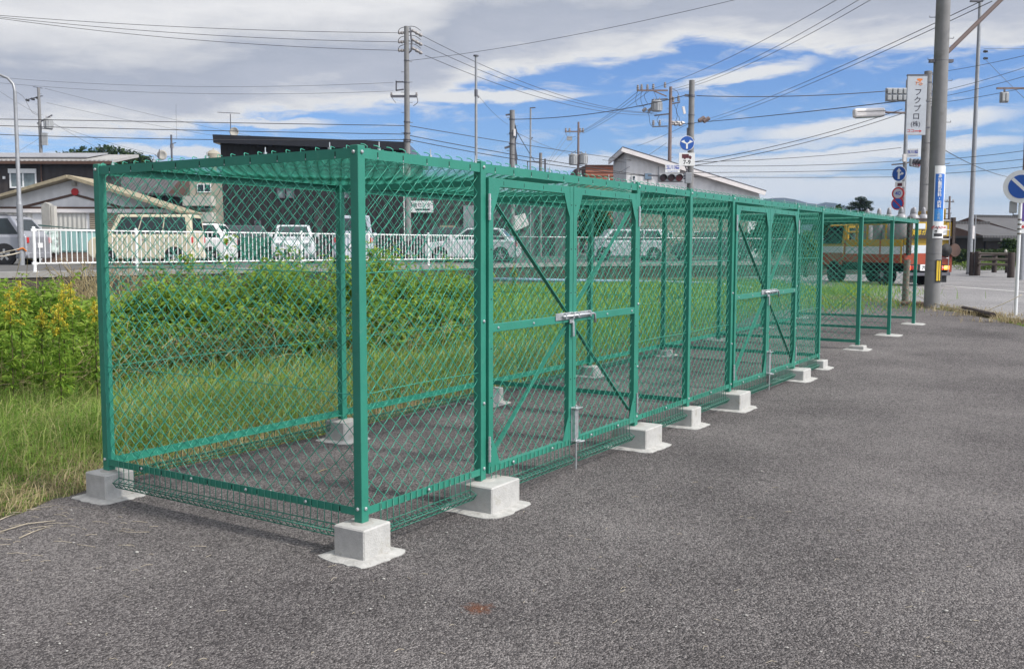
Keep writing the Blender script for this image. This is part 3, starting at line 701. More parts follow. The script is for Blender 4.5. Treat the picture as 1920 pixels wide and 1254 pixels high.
# two-storey dark house
Y = 62; xa, xb = Xp(-150, Y), Xp(190, Y); ze = Zp(100, 303, Y)
h = thing('dark_house', 'two-storey dark brown house with white window and pale sheet roof', 'house')
MB().box(xa, Y, ZP-.2, xb, Y+3.4, ze-.05).build('wall', 'sid_dark', h)
r_ = MB(); x2 = Xp(222, Y)
r_.prism([(xa-.4, Y-.5, ze-.12), (xa-.4, Y-.5, ze+.06), (xa-.4, Y+3.8, ze+.80), (xa-.4, Y+3.8, ze+.62)], (x2-xa+.4, 0, 0)); r_.build('roof', 'roof_sheet', h)
MB().box(xa-.4, Y-.56, ze-.2, x2, Y-.5, ze-.02).build('gutter', 'trim', h)
sp_ = MB(); xs = Xp(165, Y)
sp_.prism([(xa, Y+.2, ze+.26), (xa, Y+.2, ze+.32), (xa, Y+3.5, ze+.885), (xa, Y+3.5, ze+.825)], (xs-xa, 0, 0)); sp_.build('solar_panel', 'solar', h)
M['curtain'] = mat('curtained_glass', (0.20, 0.24, 0.25), .12, var=.3, scale=3)
w_ = window(h, Xp(23, Y), Xp(73, Y), Y, Zp(48, 353, Y), Zp(48, 318, Y), 1, gl='curtain', fw=.09)
MB().box(Xp(22, Y), Y-.16, Zp(48, 325, Y), Xp(74, Y), Y-.075, Zp(48, 318, Y)+.04).build('shutter_box', 'white_metal', w_)
MB().box(Xp(11, Y), Y-.12, Zp(48, 336, Y), Xp(15, Y), Y, Zp(48, 331, Y)).build('vent_cap', 'white_metal', h)
MB().tube([(Xp(83, Y), Y-.08, ZP), (Xp(83, Y), Y-.08, ze-.15)], .05, 8).build('downpipe', 'trim', h)
# low gabled warehouse
Y = 46; xl, xm, xr = Xp(-60, Y), Xp(142, Y), Xp(322, Y); zE = Zp(142, 393, Y); zk = Zp(142, 337, Y)
g = thing('gabled_warehouse', 'low white warehouse with tan gable roof and ribbed shutters behind the silver car', 'warehouse')
MB().prism([(xl, Y, ZP-.2), (xr, Y, ZP-.2), (xr, Y, zE), (xm, Y, zk), (xl, Y, zE)], (0, 2.5, 0)).build('wall', 'sid_white', g)
rf = MB()
for s0, s1 in (((xl, zE), (xm, zk)), ((xr, zE), (xm, zk))):
    d = Vector((s1[0]-s0[0], 0, s1[1]-s0[1])); L_ = d.length; d.normalize(); n_ = Vector((-d.z, 0, d.x)); n_ = n_ if n_.z > 0 else -n_
    a = Vector((s0[0], Y-.7, s0[1]))-d*.7+n_*.02; b = Vector((s1[0], Y-.7, s1[1]))+n_*.02
    rf.prism([a, b, b+n_*.16, a+n_*.10], (0, 3.2, 0))
rf.build('roof', 'trim_tan', g)
tb = MB(); st_ = .55
for sgn, xe in ((-1, xl), (1, xr)):
    a = Vector((xe, Y-.02, zE-st_)); b = Vector((xm, Y-.02, zk-st_-.15)); tb.beam(a, b, .05, .11, up=(0, 0, 1))
tb.build('trim_band', 'trim', g)
zf = Zp(142, 396, Y)
MB().box(xl-.2, Y-.16, zf-.08, xr+.1, Y-.003, zf+.1).build('fascia', 'white', g); MB().box(xl-.2, Y-.12, zf+.1, xr+.1, Y-.003, zf+.2).build('fascia_trim', 'trim', g)
for p0, p1, mm in ((-55, 62, 'shutter'), (100, 163, 'shutter'), (170, 235, 'shutter_tan'), (240, 312, 'shutter_tan')):
    MB().box(Xp(p0, Y), Y-.06, ZP, Xp(p1, Y), Y-.003, zf-.09).build('shutter', mm, g)
lm = MB().lathe((Xp(145, Y), Y-.12, Zp(145, 360, Y)), [(.17, 0), (.17, .06), (.14, .12)], 16, axis='y'); lm.build('alarm_lamp', 'sign_red', g)
MB().box(Xp(141, Y), Y-.2, Zp(142, 349, Y), Xp(148, Y), Y-.003, Zp(142, 343, Y)).build('vent_box', 'cream_wall', g)
# gate pillar, low block wall, teal covered bins
Y = 40
pl = MB().box(Xp(79, Y), Y, ZP, Xp(95, Y), Y+.35, Zp(85, 384, Y)); pl.prism([(Xp(79, Y), Y, Zp(85, 384, Y)), (Xp(95, Y), Y, Zp(85, 384, Y)), (Xp(87, Y), Y, Zp(85, 379, Y))], (0, .35, 0))
pil = tag(pl.build('gate_pillar', 'conc_grey', bevel=.015), 'weathered concrete gate pillar with pointed top in front of the white warehouse', 'pillar')
MB().box(Xp(96, Y), Y+.05, ZP, Xp(102, Y), Y+.3, Zp(85, 386, Y)).build('side_slab', 'cream_wall', pil)
bw = MB(); Yb = 37.5
for r0 in range(2):
    for k in range(6):
        a = Xp(77, Yb)+k*.40+(.2 if r0 else 0); bw.box(a+.004, Yb, ZP+r0*.2, a+.396, Yb+.15, ZP+r0*.2+.195)
M['blocks'] = mat('brown_blocks', (0.2, 0.14, 0.11), .9, var=.25, scale=2)
tag(bw.build('block_wall', 'blocks', bevel=.008, seg=1), 'low brown block wall seen through the white railing', 'wall')
M['teal'] = mat('pale_teal_sheet', (0.30, 0.50, 0.48), .45, var=.12, scale=1.5)
bn = thing('teal_bin', 'pale teal corrugated storage bin on the low block wall', 'bin')
x0, x1 = Xp(112, Yb), Xp(166, Yb); z0, z1 = ZP+.40, Zp(140, 431, Yb)
MB().box(x0, Yb-.02, z0, x1, Yb+.7, z1).build('body', 'teal', bn, bevel=.02)
for k in range(3): MB().box(x0+.02+k*(x1-x0)/3, Yb-.05, z0+.05, x0-.02+(k+1)*(x1-x0)/3, Yb-.021, z1-.04).build('front_panel', 'teal', bn, bevel=.01)
MB().prism([(Xp(73, Yb), Yb-.1, Zp(74, 421, Yb)), (Xp(150, Yb), Yb-.1, Zp(150, 429, Yb)), (x1+.1, Yb-.1, z1+.03), (x1+.1, Yb-.1, z1), (Xp(73, Yb), Yb-.1, Zp(74, 424, Yb))], (0, .85, 0)).build('lid', 'glass_green', bn)
cv = MB(); rr = random.Random(3)
gx = [Xp(77, Yb)+(Xp(111, Yb)-Xp(77, Yb))*i/9 for i in range(10)]; gzv = [ZP+.42+(Zp(90, 432, Yb)-ZP-.42)*j/8 for j in range(9)]
vs = [(x, Yb-.05-.14*rr.random()-.1*math.sin(i*1.3)*(1-j/9), z-(.15*rr.random() if j == 0 else 0)) for j, z in enumerate(gzv) for i, x in enumerate(gx)]
cv.add(vs, [(j*10+i, j*10+i+1, j*10+i+11, j*10+i+10) for j in range(8) for i in range(9)])
M['tarp'] = mat('pale_tarp', (0.55, 0.66, 0.62), .4, var=.15, scale=2)
cvo = cv.build('tarpaulin', 'tarp', smooth=True); cvo.modifiers.new('solid', 'SOLIDIFY').thickness = .01
tag(cvo, 'crumpled pale green tarpaulin beside the teal bin', 'tarpaulin')
M['net_green'] = mat('green_net_sheet', (0.03, 0.15, 0.10), .7, var=.25, scale=3)
gp_ = thing('green_screen', 'green net screen between the black car and the white compact car', 'screen', (Xp(479, 38.6), 38.6, ZP))
MB().box(-.62, -.012, .1, .62, .012, 1.0).build('net', 'net_green', gp_)
for x_ in (-.62, 0, .62): MB().tube([(x_, .03, 0), (x_, .03, 1.05)], .022, 6).build('support', 'steel_dark', gp_)
# house with tiled roof
def tiled_house(label, px0, px1, ye, yr, Y, depth, tile='tile', wallm='cream_wall', base=ZP, over=.6, hip=0.0, name='tiled_house', end=False):
    """gable or hipped roof, ridge along x"""
    x0, x1 = Xp(px0, Y), Xp(px1, Y); ze = Zp((px0+px1)/2, ye, Y); zr = Zp((px0+px1)/2, yr, Y+depth/2)
    t = thing(name, label, 'house'); ex = 0
    MB().box(x0+over, Y+over, base-.2, x1-over, Y+depth-over, ze).build('wall', wallm, t)
    r = MB(); h = hip
    vs = [(x0, Y, ze), (x1, Y, ze), (x1, Y+depth, ze), (x0, Y+depth, ze), (x0+h, Y+depth/2, zr), (x1-h, Y+depth/2, zr)]
    lo = [(a, b, c-.18) for a, b, c in vs[:4]]
    r.add(vs, [(1, 2, 5), (3, 0, 4)], 1 if hip < .5 else 0); r.add(vs+lo, [(0, 1, 5, 4), (2, 3, 4, 5), (6, 7, 1, 0), (7, 8, 2, 1), (8, 9, 3, 2), (9, 6, 0, 3), (9, 8, 7, 6)])
    r.build('roof', [tile, 'trim'], t)
    MB().beam((x0+h-.1, Y+depth/2, zr+.05), (x1-h+.1, Y+depth/2, zr+.05), .35, .3).build('ridge_cap', 'tile_dk', t)
    return t, x0, x1, ze, zr
t, *_ = tiled_house('small house with grey tiled roof between the warehouse and the black building', 185, 318, 362, 318, 72, 9, 'tile', 'sid_dark')
# beige flats with balconies
Y = 70; b5 = thing('beige_flats', 'beige plastered block with a balcony left of the black building', 'building')
xa, xb = Xp(358, Y), Xp(440, Y)
MB().box(xa, Y, ZP-.2, xb, Y+8, Zp(400, 330, Y)).build('wall', 'beige_wall', b5)
for py in (375, 405): MB().box(xa-.2, Y-1, Zp(400, py+12, Y), Xp(406, Y), Y-.003, Zp(400, py-6, Y)).build('balcony', 'cream_wall', b5)
for py in (352, 384): window(b5, Xp(372, Y), Xp(398, Y), Y, Zp(400, py+9, Y), Zp(400, py-7, Y), 1)
tk = MB(); c = Vector((Xp(388, Y), Y+2, Zp(388, 331, Y))); zt = Zp(388, 281, Y+2)
tk.lathe(c, [(.2, 0), (.2, zt-c.z-.9), (.48, zt-c.z-.85), (.52, zt-c.z-.3), (.3, zt-c.z-.08), (.05, zt-c.z), (.03, zt-c.z+.12)], 16)
tk.build('water_tank', 'beige_wall', b5, auto=40)
# black building
Y = 50; b = thing('black_building', 'large black clad building with mono-pitch roof behind the parked cars', 'building')
xa, xb = Xp(421, Y), Xp(757, Y); za, zb_ = Zp(413, 256, Y), Zp(768, 270, Y)
MB().prism([(Xp(422, Y), Y, ZP-.2), (xb, Y, ZP-.2), (xb, Y, zb_-.4), (Xp(417, Y), Y, za-.4)], (0, 11, 0)).build('wall', 'sid_black', b)
MB().prism([(Xp(413, Y), Y-.9, za), (Xp(768, Y), Y-.9, zb_), (Xp(768, Y), Y-.9, zb_-.42), (Xp(414, Y), Y-.9, za-.42)], (0, 12.5, 0)).build('roof', 'black_gloss', b)
xw = Xp(885, Y); zw = Zp(820, 345, Y)
MB().box(xb+.003, Y+.6, ZP-.2, xw, Y+10, zw).build('side_wing', 'sid_grey', b)
MB().box(xb+.003, Y+.4, zw, xw+.3, Y+10.2, zw+.15).build('wing_roof', 'black_gloss', b)
for p0 in (521, 538, 640): window(b, Xp(p0, Y), Xp(p0+15, Y), Y, Zp(540, 372, Y), Zp(540, 354, Y), 0, fr='steel_dark', gl='curtain')
window(b, Xp(478, Y), Xp(490, Y), Y, Zp(484, 428, Y), Zp(484, 414, Y), 0, fr='steel_dark')
MB().box(Xp(590, Y), Y-.06, ZP, Xp(606, Y), Y-.003, Zp(600, 395, Y)).build('door', 'sid_grey', b)
sg_ = MB().box(Xp(769, Y), Y+.42, Zp(790, 398, Y), Xp(811, Y), Y+.55, Zp(790, 376, Y)).build('sign_board', 'sign_white', b)
w0 = Vector((Xp(790, Y), Y+.415, Zp(790, 384, Y))); text('sign_lettering', '集会センター', .26, w0, (1, 0, 0), (0, 0, 1), 'ink', sg_, .004, space=.85)
MB().box(Xp(778, Y), Y+.405, Zp(790, 393.5, Y), Xp(805, Y), Y+.418, Zp(790, 391, Y)).build('sign_rule', 'ink', sg_)
MB().box(Xp(824, Y), Y+.3, Zp(835, 429, Y), Xp(853, Y), Y+.597, Zp(835, 423, Y)).build('wooden_canopy', 'trim_tan', b)
MB().box(Xp(868, Y), Y+.5, ZP, Xp(888, Y), Y+.597, Zp(875, 385, Y)).build('louvre_panel', 'steel', b)
# grey shed, rust clad block, white gable hall, taupe hall
Y = 66; s = thing('grey_shed', 'grey shed with a pale lean-to panel seen through the first gate', 'shed')
MB().box(Xp(915, Y), Y, ZP-.2, Xp(1075, Y), Y+7, Zp(990, 372, Y)).build('wall', siding('grey_siding', (0.17, 0.175, 0.18), .4, 'x', depth=.15), s)
MB().box(Xp(910, Y), Y-.6, Zp(990, 372, Y), Xp(1080, Y), Y+7.5, Zp(990, 366, Y)).build('roof', 'trim', s)
MB().prism([(Xp(962, Y), Y-.4, Zp(975, 436, Y)), (Xp(992, Y), Y-.4, Zp(975, 422, Y)), (Xp(984, Y), Y-.4, Zp(975, 400, Y)), (Xp(956, Y), Y-.4, Zp(975, 408, Y))], (0, .2, 0)).build('awning', 'white', s)
MB().box(Xp(1005, Y), Y-.08, ZP, Xp(1040, Y), Y-.003, Zp(990, 405, Y)).build('door', 'sid_grey', s)
MB().box(Xp(930, Y), Y-.08, Zp(990, 440, Y), Xp(950, Y), Y-.003, Zp(990, 410, Y)).build('window', 'glass', s)
Y = 105; s = thing('rust_building', 'flat rust-coloured building beside the white gabled hall', 'building')
MB().box(Xp(1097, Y), Y, ZP-.2, Xp(1160, Y), Y+14, Zp(1120, 311, Y)).build('wall', 'sid_rust', s)
MB().prism([(Xp(1079, Y), Y+3, ZP-.2), (Xp(1096.8, Y), Y, ZP-.2), (Xp(1096.8, Y), Y, Zp(1120, 311, Y)), (Xp(1079, Y), Y+3, Zp(1120, 314, Y))], (0, 12, 0)).build('side_wall', 'trim', s)
MB().box(Xp(1096, Y), Y-.15, Zp(1120, 311, Y), Xp(1160, Y), Y+14, Zp(1120, 309.5, Y)).build('parapet', 'trim', s)
Y = 64; wb = thing('white_hall', 'white hall with a lopsided gable roof behind the traffic signals', 'building')
k1 = (Xp(1173, Y), Zp(1173, 281, Y)); k2 = (Xp(1422, Y), Zp(1422, 357, Y)); DW = 8.3
MB().prism([(k1[0], Y, ZP-.2), (k2[0], Y, ZP-.2), (k2[0], Y, k2[1]-.12), (k1[0], Y, k1[1]-.12)], (0, DW, 0)).build('wall', 'sid_white', wb)
d = Vector((k2[0]-k1[0], 0, k2[1]-k1[1])).normalized(); n_ = Vector((-d.z, 0, d.x)); p, q = Vector((k1[0], Y-.45, k1[1]))-d*.35, Vector((k2[0], Y-.45, k2[1]))+d*.35
MB().prism([p, q, q+n_*.07, p+n_*.07], (0, DW+.9, 0)).build('roof', 'steel_dark', wb)
MB().prism([p-n_*.003, q-n_*.003, q-n_*.26, p-n_*.26], (0, .1, 0)).build('barge_board', 'white', wb)
MB().box(p.x, Y-.34, p.z-.32, p.x+.08, Y+DW+.4, p.z-.02).build('eave_board', 'white', wb)
MB().box(k1[0]+2.1, Y-.05, ZP, k1[0]+2.16, Y-.003, k1[1]-1.1).build('downpipe', 'steel', wb)
window(wb, Xp(1183, Y), Xp(1191, Y), Y, Zp(1160, 340, Y), Zp(1160, 329, Y), 0)
window(wb, Xp(1208, Y), Xp(1222, Y), Y, Zp(1215, 335, Y), Zp(1215, 326, Y), 0, gl='glass_green')
Y = 57; tb = thing('taupe_hall', 'low taupe building with small windows behind the white estate car', 'building')
MB().box(Xp(1188, Y), Y, ZP-.2, Xp(1402, Y), Y+5, Zp(1290, 376, Y)).build('wall', 'sid_taupe', tb)
MB().box(Xp(1184, Y), Y-.4, Zp(1290, 376, Y), Xp(1406, Y), Y+5.3, Zp(1290, 372, Y)).build('roof', 'trim', tb)
for p0, p1 in ((1204, 1216), (1219, 1230), (1252, 1262), (1300, 1312), (1352, 1363)): window(tb, Xp(p0, Y), Xp(p1, Y), Y, Zp(1220, 447, Y), Zp(1220, 434, Y), 0, gl='glass_green')
# traditional houses far right, on the lower ground
def turn_house(t, a, cx, cy):
    c = Vector((cx, cy, 0)); t.location = c-Matrix.Rotation(a, 3, 'Z') @ c; t.rotation_euler.z = a
t, *_ = tiled_house('traditional house with broad grey tiled roof right of the tall lamp post', 1800, 1912, 442, 420, 78, 10, 'tile', 'sid_dark', base=.1, hip=.2); turn_house(t, R(14), Xp(1856, 83), 83)
Y = 77.5
MB().box(Xp(1806, Y), Y-1.4, Zp(1850, 452, Y), Xp(1890, Y), Y+.5, Zp(1850, 447, Y)).build('porch_roof', 'tile', t)
MB().box(Xp(1812, Y), Y-1.2, .2, Xp(1884, Y), Y+.5, Zp(1850, 452, Y)-.003).build('porch', 'sid_dark', t)
t, *_ = tiled_house('taller traditional house with steep dark tiled roof at the right edge', 1842, 1990, 436, 408, 92, 12, 'tile', 'trim', base=.1, hip=.2); turn_house(t, R(22), Xp(1900, 98), 98)
t, *_ = tiled_house('distant grey roofed house just right of the gas truck', 1768, 1822, 432, 416, 110, 9, 'tile', 'cream_wall', base=.1)

# ================================================================== cars
def car(label, cat, loc, rotz, L, W, H, paint, belt=.95, hood=.9, hoodlen=1.0, ws=.55, rk=.35, rb=.0, wr=.3, nwin=3, clear=.2, name='parked_car', rails=False, group='cars in the raised car park', privacy=False):
    t = thing(name, label, cat, loc, rotz, group); hw = W/2
    f = L/2; c0 = f-hoodlen                                   # cowl
    lo = MB().prism([(-f, -hw, clear+.12), (-f+.12, -hw, clear), (f-.15, -hw, clear), (f, -hw, clear+.15), (f, -hw, hood-.22), (f-.14, -hw, hood-.06), (c0, -hw, belt), (-f+rb*.5, -hw, belt), (-f+.02, -hw, belt-.12)], (0, W, 0))
    body = lo.build('body', paint, t, bevel=.06, seg=3)
    hw1, hw2 = hw*.955, hw*.80; z0, z1 = belt-.05, H
    bx0, bx1 = -f+rb, c0+.06; tx0, tx1 = -f+rb+rk, c0-ws
    def P(sd, u, v): return Vector((bx0+(bx1-bx0)*u+((tx0+(tx1-tx0)*u)-(bx0+(bx1-bx0)*u))*v, sd*(hw1+(hw2-hw1)*v), z0+(z1-z0)*v))
    cb = MB(); q = [P(-1, 0, 0), P(-1, 1, 0), P(1, 1, 0), P(1, 0, 0), P(-1, 0, 1), P(-1, 1, 1), P(1, 1, 1), P(1, 0, 1)]
    cb.add(q, [(3, 2, 1, 0), (4, 5, 6, 7), (0, 1, 5, 4), (1, 2, 6, 5), (2, 3, 7, 6), (3, 0, 4, 7)])
    cb.build('cabin', paint, t, bevel=.05, seg=3)
    def pane(nm, pts, m='glass'):
        c = sum(pts, Vector())/len(pts); nn = (pts[1]-pts[0]).cross(pts[2]-pts[0]).normalized()
        if nn.dot(c-Vector((0, 0, .8))) < 0: nn = -nn
        MB().prism([p-nn*.02 for p in pts], nn*.028).build(nm, m, t)
    for sd in (-1, 1):
        e = [.05+.9*i/nwin for i in range(nwin+1)]
        for i in range(nwin):
            a, b_ = e[i]+.008, e[i+1]-.008
            pane('side_window', [P(sd, a, .13), P(sd, b_, .13), P(sd, b_ - (.0 if i < nwin-1 else .02), .88), P(sd, a+(.0 if i else .02), .88)])
    def Q(u0, w, v): a = P(-1, u0, v); b_ = P(1, u0, v); return a+(b_-a)*w
    pane('windscreen', [Q(1, .07, .15), Q(1, .93, .15), Q(1, .90, .88), Q(1, .10, .88)])
    pane('rear_window', [Q(0, .1, .3), Q(0, .9, .3), Q(0, .87, .86), Q(0, .13, .86)])
    for sx in (f-.62*L/3.6*1.0, -f+.62*L/3.6):
        for sd in (-1, 1):
            y = sd*(hw-.09)
            ar = MB().lathe((sx, sd*(hw-.04), wr), [(wr+.055, -.05), (wr+.055, .05)], 24, axis='y'); ar.build('wheel_arch', 'black', t)
            w_ = MB().lathe((sx, y, wr), [(wr*.6, -.1), (wr*.93, -.1), (wr, -.06), (wr, .08), (wr*.93, .105*1), (wr*.62, .105)], 24, axis='y') if sd > 0 else MB().lathe((sx, y, wr), [(wr*.62, -.105), (wr*.93, -.105), (wr, -.08), (wr, .06), (wr*.93, .1), (wr*.6, .1)], 24, axis='y')
            wh = w_.build('wheel', 'black', t, auto=40)
            rm = MB(); yo = y+sd*.108
            rm.lathe((sx, yo-sd*.004, wr), [(wr*.14, -.008), (wr*.14, .008)], 12, axis='y')
            rm.lathe((sx, yo-sd*.01, wr), [(wr*.66, -.004), (wr*.66, .004)], 20, axis='y', mi=1)
            for k in range(5):
                an = 2*math.pi*k/5+.3; rm.beam((sx, yo, wr), (sx+wr*.6*math.cos(an), yo, wr+wr*.6*math.sin(an)), .012, .07, up=(-math.sin(an), 0, math.cos(an)))
            rm.build('rim', ['zinc', 'black'], wh)
    for sd in (-1, 1):
        MB().box(f-.16, sd*hw*.62-.16, hood-.30, f+.012, sd*hw*.62+.16, hood-.14).build('headlight', 'curtain', t, bevel=.03)
        MB().box(-f-.012, sd*hw*.88-.06, belt-.26, -f+.10, sd*hw*.88+.06, belt-.06).build('tail_light', 'sign_red', t, bevel=.02)
        MB().box(c0-.12, sd*(hw+.09)-.09, belt+.02, c0+.02, sd*(hw+.09)+.09, belt+.15).build('wing_mirror', paint, t, bevel=.03)
        MB().box(-.25, sd*(hw+.004)-.01, belt-.16, -.08, sd*(hw+.004)+.01, belt-.13).build('door_handle', 'steel', t)
        if rails: MB().tube([(tx0+.1, sd*hw2*.88, H+.0), (tx0+.2, sd*hw2*.88, H+.05), (tx1-.2, sd*hw2*.88, H+.05), (tx1-.1, sd*hw2*.88, H)], .018, 6).build('roof_rail', 'steel_dark', t)
    MB().box(f-.04, -hw*.5, clear+.14, f+.014, hw*.5, hood-.38).build('grille', 'black', t)
    for xx in (f+.02, -f-.02):
        MB().box(xx-.008, -.165, clear+.18 if xx > 0 else belt-.42, xx+.008, .165, clear+.35 if xx > 0 else belt-.25).build('number_plate', 'sign_white', t)
    MB().box(-f-.03, -hw*.92, clear+.02, -f+.05, hw*.92, clear+.22).build('rear_bumper', paint, t, bevel=.03)
    return t
M['p_silver'] = mat('silver_paint', (0.42, 0.43, 0.47), .28, .45, var=.03, coat=.6)
M['p_beige'] = mat('beige_paint', (0.62, 0.56, 0.41), .32, var=.03, coat=.6)
M['p_white'] = mat('white_car_paint', (0.82, 0.82, 0.83), .3, var=.02, coat=.6)
M['p_pearl'] = mat('pearl_car_paint', (0.56, 0.58, 0.61), .3, var=.02, coat=.6); M['p_white_shaded'] = mat('shaded_white_paint', (0.40, 0.44, 0.50), .3, var=.02, coat=.5)  # second paint is the van's white, turned blue-grey to hold its shade
M['p_black'] = mat('black_car_paint', (0.02, 0.022, 0.03), .2, var=.05, coat=.8)
M['p_grey'] = mat('dark_grey_car_paint', (0.10, 0.10, 0.11), .25, .3, var=.05, coat=.6)
def carpos(pxc, Y): return (Xp(pxc, Y, 490), Y, ZP)
car('silver estate car with dark windows parked behind the white railing post', 'car', carpos(-45, 33.5), math.pi, 4.5, 1.78, 1.66, 'p_silver', 1.0, .95, 1.15, .75, .55, .05, .34, rails=True)
car('beige boxy small car parked side-on behind the white railing', 'car', carpos(278, 34), math.pi, 3.62, 1.5, 1.74, 'p_beige', 1.02, 1.0, .72, .30, .07, .0, .29, nwin=3)
car('white hatchback parked just right of the beige boxy car', 'car', carpos(352, 36.5), math.pi, 3.4, 1.5, 1.5, 'p_white', .95, .9, .8, .6, .42, .0, .29)
car('black hatchback half hidden beside the white hatchback', 'car', carpos(428, 39.5), R(200), 3.5, 1.6, 1.5, 'p_black', .95, .9, .8, .6, .4, .0, .29)
car('white compact car parked facing the railing with dark grille', 'car', carpos(551, 37), R(-77), 3.5, 1.52, 1.46, 'p_pearl', .98, .92, .85, .5, .3, .0, .3)
car('white small van parked tail to the railing behind the cage corner post', 'van', carpos(664, 37.5), R(99), 3.3, 1.48, 1.80, 'p_white_shaded', 1.05, 1.0, .5, .3, .08, .0, .28)
car('black car parked beside the concrete pole behind the railing', 'car', carpos(828, 42.5), R(184), 4.1, 1.7, 1.5, 'p_black', .95, .9, 1.0, .7, .5, .1, .31)
car('pale silver saloon with long bonnet parked behind the railing end', 'car', carpos(888, 40.5), R(172), 3.9, 1.68, 1.42, 'p_pearl', .92, .86, 1.1, .7, .5, .25, .3)
car('white estate car in front of the taupe building', 'car', carpos(1172, 47), R(186), 3.75, 1.62, 1.5, 'p_pearl', .95, .9, .55, .45, .2, .0, .3, rails=True)
car('dark grey car behind the second cage gate', 'car', carpos(1330, 48.5), R(178), 3.8, 1.65, 1.45, 'p_grey', .95, .9, .9, .6, .4, .1, .3)
# ================================================================== poles, lamps, signals and signs
class Pole:
    """a thing standing at image column px, depth Y; parts are placed in the vertical plane through it"""
    def __init__(s, name, label, cat, px, Y, base=None, pyb=None, group=None):
        s.Y = Y; s.base = base if base is not None else (at(px, pyb, Y).z if pyb else ZP)
        s.o = Vector((at(px, pyb or 470, Y).x, Y, s.base)); s.t = thing(name, label, cat, s.o, 0, group)
    def p(s, px, py, dy=0.0): return at(px, py, s.Y)-s.o+Vector((0, dy, 0))
    def up(s, py, dx=0.0, dy=0.0):                       # straight above the base at image height py
        z = at(CXP+(s.o.x/s.Y)*FPX, py, s.Y).z-s.base
        return Vector((dx, dy, z))
    def shaft(s, pytop, r0, r1, m='pole', steps=0, nm='shaft'):
        top = s.up(pytop); mb = MB().tube([(0, 0, -.3), (0, 0, top.z*.5), (0, 0, top.z)], [r0, (r0+r1)/2, r1], 14)
        z = 2.2; k = 0
        while steps and z < top.z-.3:
            r = r0+(r1-r0)*z/top.z; sd = 1 if k % 2 else -1
            mb.tube([(sd*r*.9, 0, z), (sd*(r+.14), 0, z)], .012, 5); z += steps; k += 1
        return mb.build(nm, m, s.t, auto=40)
    def band(s, py, r, h=.05, m='steel_dark'):
        z = s.up(py).z; return MB().lathe((0, 0, z), [(r*1.05, -h/2), (r*1.08, 0), (r*1.05, h/2)], 14).build('band', m, s.t)
    def arm(s, a, b, r=.035, m='steel_dark', nm='crossarm', dy=0.0, sq=True):
        a = s.p(*a)+Vector((0, dy, 0)); b = s.p(*b)+Vector((0, dy, 0))
        return (MB().beam(a, b, r*2, r*2) if sq else MB().tube([a, b], r, 8)).build(nm, m, s.t)
    def insul(s, px, py, h=.22, r=.05, dy=0.0, d=(0, 0, 1), m='porcelain'):
        c = s.p(px, py)+Vector((0, dy, 0)); d = Vector(d).normalized()*h
        return MB().tube([c, c+d*.2, c+d*.3, c+d*.55, c+d*.65, c+d*.9, c+d], [r*.5, r, r*.6, r, r*.55, r*.8, r*.3], 8).build('insulator', m, s.t)
    def jumper(s, pts, r=.014):
        P = [s.p(*q) for q in pts]; out = []
        for i in range(len(P)-1):
            p0, p1, p2, p3 = P[max(0, i-1)], P[i], P[i+1], P[min(len(P)-1, i+2)]
            for k in range(6):
                t = k/6; out.append(0.5*((2*p1)+(-p0+p2)*t+(2*p0-5*p1+4*p2-p3)*t*t+(-p0+3*p1-3*p2+p3)*t**3))
        out.append(P[-1]); return MB().tube(out, r, 4).build('jumper_wire', 'cable', s.t)
    def trafo(s, px, py, r=.28, h=.75, dy=-.1):
        c = s.p(px, py)+Vector((0, dy, -h/2)); mb = MB().lathe(c, [(r*.9, 0), (r, .04), (r, h*.8), (r*1.06, h*.82), (r*1.06, h*.88), (r*.8, h*.95), (.02, h)], 16)
        for k in range(12): a = 2*math.pi*k/12; mb.obox(c+Vector((r*1.02*math.cos(a), r*1.02*math.sin(a), h*.42)), (.03*math.cos(a), .03*math.sin(a), 0), (-.012*math.sin(a), .012*math.cos(a), 0), (0, 0, h*.3))
        t = mb.build('transformer', 'trafo', s.t, auto=35)
        for k in (-.5, .5): MB().tube([c+Vector((k*r, 0, h*.9)), c+Vector((k*r, 0, h+.18))], [.05, .025], 6).build('bushing', 'porcelain', t)
# left street lamp
p = Pole('street_lamp', 'pale grey street lamp with curved arm beside the silver estate car', 'street lamp', 40, 32.5, base=ZP)
top = p.up(172); jn = p.up(383)
MB().tube([(0, 0, 0), (0, 0, jn.z)], .098, 14).build('sleeve', 'steel', p.t, auto=40)
MB().tube([(0, 0, jn.z), (0, 0, jn.z+.12), (0, 0, top.z)], [.098, .07, .058], 14).build('shaft', 'steel', p.t, auto=40)
arc = [top, top+Vector((-.05, 0, .25)), top+Vector((-.22, 0, .44)), top+Vector((-.5, 0, .56)), top+Vector((-1.1, 0, .68))]
MB().tube(arc, .045, 10).build('arm', 'steel', p.t, auto=40)
MB().lathe(arc[-1]+Vector((-.2, 0, -.06)), [(.02, .1), (.16, .05), (.19, -.02), (.12, -.09), (.02, -.11)], 14).build('lamp_head', 'white', p.t, auto=40)
rp = p.p(41, 468); MB().tube([rp+Vector((-.1, -.1, 0)), rp+Vector((.1, -.1, .05)), rp+Vector((.12, .05, -.05))], .03, 6).build('tape_wrap', 'orange', p.t)
LAMP = p
